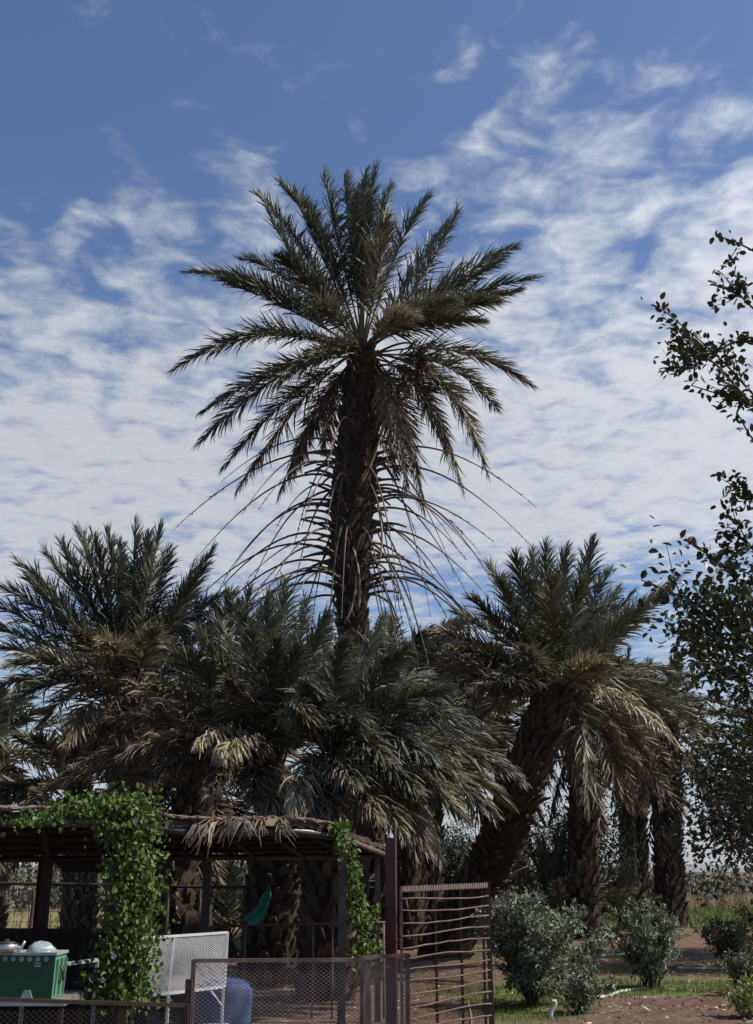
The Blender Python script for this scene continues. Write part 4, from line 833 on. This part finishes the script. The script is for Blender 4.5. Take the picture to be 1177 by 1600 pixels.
# grid gate
A, B = P(627, 1389, 11.3), P(762, 1383, 12.5); g0 = np.array((A[0], A[1], float(gz(A[0], A[1]))))
GT = thing('grid_gate', g0, 'rusty steel grid gate standing between the red post and the largest shrub', 'gate')
zt = A[2]; ztB = B[2]; A2, B2 = A[:2], B[:2]
def on(u, z_): q_ = A2 * (1 - u) + B2 * u; return np.array((q_[0], q_[1], z_))
mb = MB(); mb.bar(on(0, zt), on(.985, ztB), .035, .045); part('top_rail', mb, M['rust'], GT)
mb = MB()
for k in range(34): u = .02 + k * .0285; mb.bar(on(u, zt + (ztB - zt) * u - .03), on(u + .01, zt + (ztB - zt) * u + .028), .05, .011)
part('wire_binding', mb, M['wire'], GT, kind='stuff')
mb = MB(); mb.bar(on(0, .02), on(0, zt + .02), .028, .028); part('post', mb, M['rust'], GT)
mb = MB(); mb.bar(on(1, -.1), on(1, ztB + .035), .05, .03); part('post', mb, M['rust_dark'], GT)
for u in (.37, .66, .93):
    mb = MB(); mb.bar(on(u, .02), on(u, zt + (ztB - zt) * u), .026, .026); part('upright', mb, M['rust_dark'], GT)
for k in range(1, 15):
    z_ = zt - k * .148 * .72; rs = random.Random(k)
    if z_ < .08: break
    mb = MB(); pts = np.array([on(u, z_ + (ztB - zt) * u + .012 * math.sin(u * 5 + k) + rs.gauss(0, .003)) - (0, .02, 0) for u in np.linspace(0, 1, 9)]); mb.tube(pts, .0085, 5, 0); part('rung', mb, M['rust'], GT)
mb = MB(); diamond(mb, on(.03, 0) + (0, .03, 0), on(.92, 0) + (0, .03, 0), .85, .05, .05, .035, .0014); part('wire_mesh', mb, M['rust_dark'], GT, kind='stuff')
a = P(735, 1592, 12.2); mb = MB(); mb.tube(bez((a + (0, 0, -.1), a + (.02, 0, .02), a + (-.03, 0, .22)), np.linspace(0, 1, 8)), [.02, .02, .018, .016, .014, .011, .008, .004], 5, 0); single('dry_stalk', mb, M['straw'], a, 'curved pale dry leaf stalk leaning on the grid gate', 'stalk')

# pipe fence behind the shelter
def rail_fence(label, pa, pb, Y0, Y1, posts, m='rust_dark', r=.018, mesh=None, low=None):
    A, B = P(*pa, Y0), P(*pb, Y1); g_ = np.array((A[0], A[1], 0)); r_ = thing('pipe_fence', g_, label, 'fence', 'pipe fences behind the shelter')
    mb = MB(); mb.tube(np.linspace(A, B, 6), r, 7, 0); part('top_rail', mb, M[m], r_)
    if low: mb = MB(); mb.tube(np.linspace(A, B, 6) * (1, 1, 0) + (0, 0, low), r, 7, 0); part('bottom_rail', mb, M[m], r_)
    for u in posts:
        q_ = A * (1 - u) + B * u; mb = MB(); mb.tube(np.array([(q_[0], q_[1], float(gz(q_[0], q_[1])) - .1), q_]), r, 7, 0); part('post', mb, M[m], r_)
    if mesh:
        pw, ph, wr = mesh; mb = MB(); n_ = int(np.linalg.norm(B - A) / pw)
        for k in range(n_): u = (k + .5) / n_; q_ = A * (1 - u) + B * u; mb.bar((q_[0], q_[1], .1), q_, wr, wr)
        z_ = .1
        while z_ < min(A[2], B[2]): mb.bar((A[0], A[1], z_), (B[0], B[1], z_), wr, wr); z_ += ph
        part('wire_mesh', mb, M[m], r_, kind='stuff')
rail_fence('dark pipe fence with a square wire grid, dry grass beyond it', (-90, 1379), (262, 1384), 15.4, 15.0, (0, .19, .74, .995), mesh=(.10, .13, .005), r=.022)
rail_fence('dark pipe frame in front of the bent palm trunk', (264, 1385), (384, 1386), 14.2, 14.2, (0, .99), r=.02, low=.3)
rail_fence('thin low rusty rail fence between the slim post and the black post', (384, 1446), (602, 1441), 14.3, 14.0, (0, .49, .63, .99), r=.013, m='rust')
# leaning stick
a = P(52, 1388, 15.1); b_ = P(42, 1490, 15.0); mb = MB(); mb.tube(spline([np.array((b_[0], b_[1], -.05)), b_, P(50, 1430, 15.0), P(53, 1400, 15.0), a], 12), np.linspace(.035, .02, 12), 6, 0, jit=.1); single('stick', mb, M['wood'], (b_[0], b_[1], 0), 'crooked dark stick leaning on the square wire fence', 'stick')
# dark low wall of sheet
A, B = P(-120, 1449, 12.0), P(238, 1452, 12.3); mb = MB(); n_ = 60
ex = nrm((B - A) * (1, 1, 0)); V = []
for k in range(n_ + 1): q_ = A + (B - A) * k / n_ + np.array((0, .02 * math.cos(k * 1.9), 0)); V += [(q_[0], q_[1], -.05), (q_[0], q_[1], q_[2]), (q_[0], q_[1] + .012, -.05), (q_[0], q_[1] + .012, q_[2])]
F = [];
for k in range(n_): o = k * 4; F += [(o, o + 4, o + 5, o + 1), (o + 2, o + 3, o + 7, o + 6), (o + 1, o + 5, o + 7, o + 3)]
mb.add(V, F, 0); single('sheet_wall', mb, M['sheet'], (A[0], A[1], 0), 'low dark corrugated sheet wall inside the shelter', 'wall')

# ------------------------------------------------------------------ things under the shelter
# shelf table with the green box
YB = 8.75
tb = P(-60, 1562, YB); ta = P(104, 1561, YB - .02); zt_ = (tb[2] + ta[2]) / 2
TB = thing('table', (tb[0], YB, 0), 'white-edged table carrying the green box', 'table')
mb = MB(); mb.box(((tb[0] + ta[0]) / 2, YB + .3, zt_ - .02), (ta[0] - tb[0], .70, .036)); part('table_top', mb, M['board'], TB)
mb = MB(); mb.box(((tb[0] + ta[0]) / 2, YB - .058, zt_ - .02), (ta[0] - tb[0] + .004, .012, .04)); part('edge_trim', mb, M['lid'], TB)
for (x_, y_) in ((tb[0] + .04, YB), (ta[0] - .04, YB), (tb[0] + .04, YB + .58), (ta[0] - .04, YB + .58)):
    mb = MB(); mb.bar((x_, y_, -.02), (x_, y_, zt_ - .036), .035); part('leg', mb, M['rust_dark'], TB)
# green box, turned a little so its end shows
H_ = .30; bl_, bw_ = .86, .27
yaw = math.radians(-20); ex = np.array((math.cos(yaw), math.sin(yaw), 0)); ey = np.array((-ex[1], ex[0], 0))
yaw = math.radians(-2); ex = np.array((math.cos(yaw), math.sin(yaw), 0)); ey = np.array((-ex[1], ex[0], 0)); ez = np.array((0, 0, 1.0))
fr = P(82, 1558, YB); fr[2] = zt_ + .001
ctr = fr - ex * bl_ / 2 + ey * bw_ / 2; BX = thing('storage_box', ctr, 'dark green plastic box with a pale rim and end handle, on the table', 'box')
mb = MB(); t0 = .985
V = [ctr + ex * sx * bl_ / 2 * k + ey * sy * bw_ / 2 * k + ez * z_ for z_, k in ((0, t0), (H_, 1.0)) for sx, sy in ((-1, -1), (1, -1), (1, 1), (-1, 1))]
mb.add(V, [(0, 1, 5, 4), (2, 3, 7, 6), (3, 0, 4, 7), (3, 2, 1, 0)], 0); mb.add(V, [(1, 2, 6, 5), (4, 5, 6, 7)], 1); BD = part('body', mb, [M['green'], M['green_lt']], BX)
mb = MB(); mb.box(ctr + ez * (H_ + .010), (bl_ + .02, bw_ + .02, .02), np.array((ex, ey, ez))); part('lid', mb, M['lid'], BX)
for k in range(14): mb = MB(); c = ctr + ex * (bl_ / 2 - .07 - k * .062) - ey * (bw_ / 2 + .0) + ez * (H_ - .026); mb.tube(np.array((c + ey * .01, c - ey * .008)), [.022, .018], 10, 0); part('knob', mb, M['green_lt'], BD)
for s_ in (-.10, .0, .10):
    mb = MB(); mb.bar(ctr + ex * (bl_ / 2 * .985) + ey * s_ + ez * .02, ctr + ex * (bl_ / 2 + .004) + ey * s_ + ez * (H_ - .03), .03, .014); part('rib', mb, M['green_lt'], BD)
hc = ctr + ex * (bl_ / 2 + .006) + ez * (H_ * .55); mb = MB(); mb.tube(spline([hc + ez * .05 - ey * .03, hc + ex * .02 + ez * .02 - ey * .03, hc + ex * .02 - ez * .05 - ey * .0, hc + ex * .02 + ez * .02 + ey * .03, hc + ez * .05 + ey * .03], 14), .008, 5, 0); part('handle', mb, M['steel_dark'], BD)
fo = -ey * (bw_ / 2 * .985 + .006)
c = ctr + ex * (bl_ / 2 - .19) + fo; mb = MB(); V = [c + ex * x_ + ez * z_ - ey * y_ for y_ in (0, .012) for x_, z_ in ((-.045, .004), (.045, .004), (.022, .06), (-.022, .06))]; mb.add(V, [(4, 5, 6, 7), (0, 1, 5, 4), (1, 2, 6, 5), (2, 3, 7, 6), (3, 0, 4, 7)], 0); part('pale_mark', mb, M['lid'], BD)
for dz in (0, .018): mb = MB(); mb.box(ctr + ex * (bl_ / 2 - .13) - ey * (bw_ / 2 + .0) + ez * (H_ - .075 + dz), (.045, .012, .010), np.array((ex, ey, ez))); part('print', mb, M['lid'], BD)
zl = zt_ + H_ + .021
# kettle
kc = P(8, 1504, YB + .05); kc[2] = zl - .001
KT = thing('kettle', kc, 'small dented aluminium kettle on the lid of the green box', 'kettle')
def lathe(mb, c, prof_, sides=20, mi=0): mb.tube(np.array([c + np.array((0, 0, z_)) for r_, z_ in prof_]), [r_ for r_, z_ in prof_], sides, mi)
mb = MB(); lathe(mb, kc, [(.085, 0), (.095, .01), (.092, .045), (.085, .058)]); part('body', mb, M['alu'], KT)
mb = MB(); lathe(mb, kc, [(.083, .059), (.06, .072), (.02, .078), (.014, .092)]); part('lid', mb, M['steel_dark'], KT)
mb = MB(); mb.tube(np.array([kc + (.085, 0, .012), kc + (.115, 0, .035), kc + (.135, 0, .078)]), [.018, .014, .009], 8, 0); part('spout', mb, M['alu'], KT)
# crumpled plastic bag
bc = P(61, 1503, YB + .1); bc[2] = zl; mb = MB(); nth, nph = 22, 9; V = []
for i_ in range(nph):
    ph_ = i_ / (nph - 1) * math.pi / 2
    for k in range(nth):
        th = k / nth * 6.2832; rr_2 = .105 * (1 + .13 * math.sin(3 * th + 1) + .07 * math.sin(7 * th + ph_ * 5) + .045 * rng.normal()); V.append(bc + np.array((math.cos(th) * math.cos(ph_) * rr_2, math.sin(th) * math.cos(ph_) * rr_2 * .8, math.sin(ph_) * rr_2 * .62)))
F = [(i_ * nth + k, i_ * nth + (k + 1) % nth, (i_ + 1) * nth + (k + 1) % nth, (i_ + 1) * nth + k) for i_ in range(nph - 1) for k in range(nth)]
mb.add(V, F, 0, .5, True); single('plastic_bag', mb, M['bag'], bc, 'crumpled thin white plastic bag on the green box', 'bag')
# long pale rail leading back from the box
a, b_ = P(96, 1507, 9.6), P(152, 1500, 10.1); BF_ = thing('bed_frame', (a[0], a[1], 0), 'pale metal bed frame rail between the green box and the vine', 'bed frame')
mb = MB(); mb.bar(P(40, 1514, 9.1), b_, .03, .028); part('rail', mb, M['lid'], BF_)
for q_ in (P(40, 1514, 9.1), b_): mb = MB(); mb.bar((q_[0], q_[1], -.02), q_, .03); part('leg', mb, M['lid'], BF_)

# white expanded-metal panel on legs
A, B, Cc, Dd = P(222, 1466, 10.0), P(356, 1457, 10.35), P(351, 1542, 10.3), P(210, 1559, 9.95)
WP = thing('metal_panel', ((A[0] + B[0]) / 2, 10.15, 0), 'white expanded-metal bench back standing beside the vine', 'bench')
def bil(u, v): return (A * (1 - u) + B * u) * (1 - v) + (Dd * (1 - u) + Cc * u) * v
for (p0, p1) in ((A, B), (B, Cc), (Cc, Dd), (Dd, A)): mb = MB(); mb.bar(p0, p1, .02, .02); part('frame_bar', mb, M['white'], WP)
mb = MB(); mb.bar(bil(.37, 0), bil(.37, 1), .016, .016); part('frame_bar', mb, M['white'], WP)
mb = MB(); nW, nH = 27, 25; rr = .0032
for s_ in (1, -1):
    for k in range(-nH, nW + nH):
        # cell lines u = (k + s*j)/nW, v=j/nH
        js = [j_ for j_ in range(nH + 1) if 0 <= k + s_ * j_ <= nW]
        if len(js) > 1:
            p0, p1 = bil((k + s_ * js[0]) / nW, js[0] / nH), bil((k + s_ * js[-1]) / nW, js[-1] / nH); mb.bar(p0, p1, rr * 1.3, rr * 2.1, up=(0, 1, 0))
part('mesh', mb, M['white'], WP, kind='stuff')
for u in (.37, .985): q_ = bil(u, .98); mb = MB(); mb.bar((q_[0], q_[1], -.03), q_, .022); part('leg', mb, M['white'], WP)
mb = MB(); q_ = bil(.83, 1); q2 = bil(.985, 1) - (0, 0, .15); mb.bar(q_, q2, .012); part('brace', mb, M['white'], WP)
mb = MB(); mb.bar(bil(.37, .98) * (1, 1, 0) + (0, .42, .34), bil(.985, .98) * (1, 1, 0) + (0, .42, .34), .02); part('seat_bar', mb, M['white'], WP)
for u in (.37, .985): q_ = bil(u, .98) * (1, 1, 0); mb = MB(); mb.bar(q_ + (0, 0, .34), q_ + (0, .42, .34), .02); part('seat_bar', mb, M['white'], WP); mb = MB(); mb.bar(q_ + (0, .42, -.03), q_ + (0, .42, .34), .02); part('leg', mb, M['white'], WP)

# blue drum, leaning slightly
bc = P(338, 1600, 11.1); bc[2] = -.02; dz = P(345, 1531, 11.1)[2] + .02
DR = thing('plastic_drum', bc, 'blue plastic drum behind the longest mesh panel', 'drum')
ax = nrm(np.array((.10, 0, 1))); mb = MB()
pf = [(.25, 0), (.27, .02), (.275, .12), (.285, .14), (.275, .16), (.28, dz * .5), (.29, dz * .5 + .02), (.28, dz * .5 + .04), (.275, dz * .82), (.26, dz * .92), (.225, dz * .985), (.21, dz)]
mb.tube(np.array([bc + ax * z_ for r_, z_ in pf]), [r_ for r_, z_ in pf], 28, 0); part('body', mb, M['barrel'], DR)
mb = MB(); mb.tube(np.array([bc + ax * (dz - .004), bc + ax * (dz + .012)]), [.19, .185], 24, 0); part('lid', mb, M['barrel'], DR)

# teal rag hanging on the pipe frame
mb = MB(); nu, nv = 16, 8; pts0 = bez((P(421, 1384, 14.0), P(416, 1415, 14.0), P(392, 1442, 14.0)), np.linspace(0, 1, nu)); wid = np.interp(np.linspace(0, 1, nu), [0, .15, .35, .5, 1], [.02, .05, .15, .13, .30])
V = np.array([[pts0[i_] + np.array(((j_ / (nv - 1) - .5) * wid[i_], .03 * math.sin(j_ * 1.7 + i_ * .3), .03 * math.sin(j_ * 1.1))) for j_ in range(nv)] for i_ in range(nu)])
F = [(i_ * nv + j_, i_ * nv + j_ + 1, (i_ + 1) * nv + j_ + 1, (i_ + 1) * nv + j_) for i_ in range(nu - 1) for j_ in range(nv - 1)]
n_ = len(V.reshape(-1, 3)); mb.add(V.reshape(-1, 3), F, 0, .5, True); mb.add(V.reshape(-1, 3) + (0, .004, 0), [f[::-1] for f in F], 0, .5, True)
single('rag', mb, M['cloth'], P(392, 1442, 14.0), 'teal gauzy rag hanging from the corner of the dark pipe frame', 'cloth')
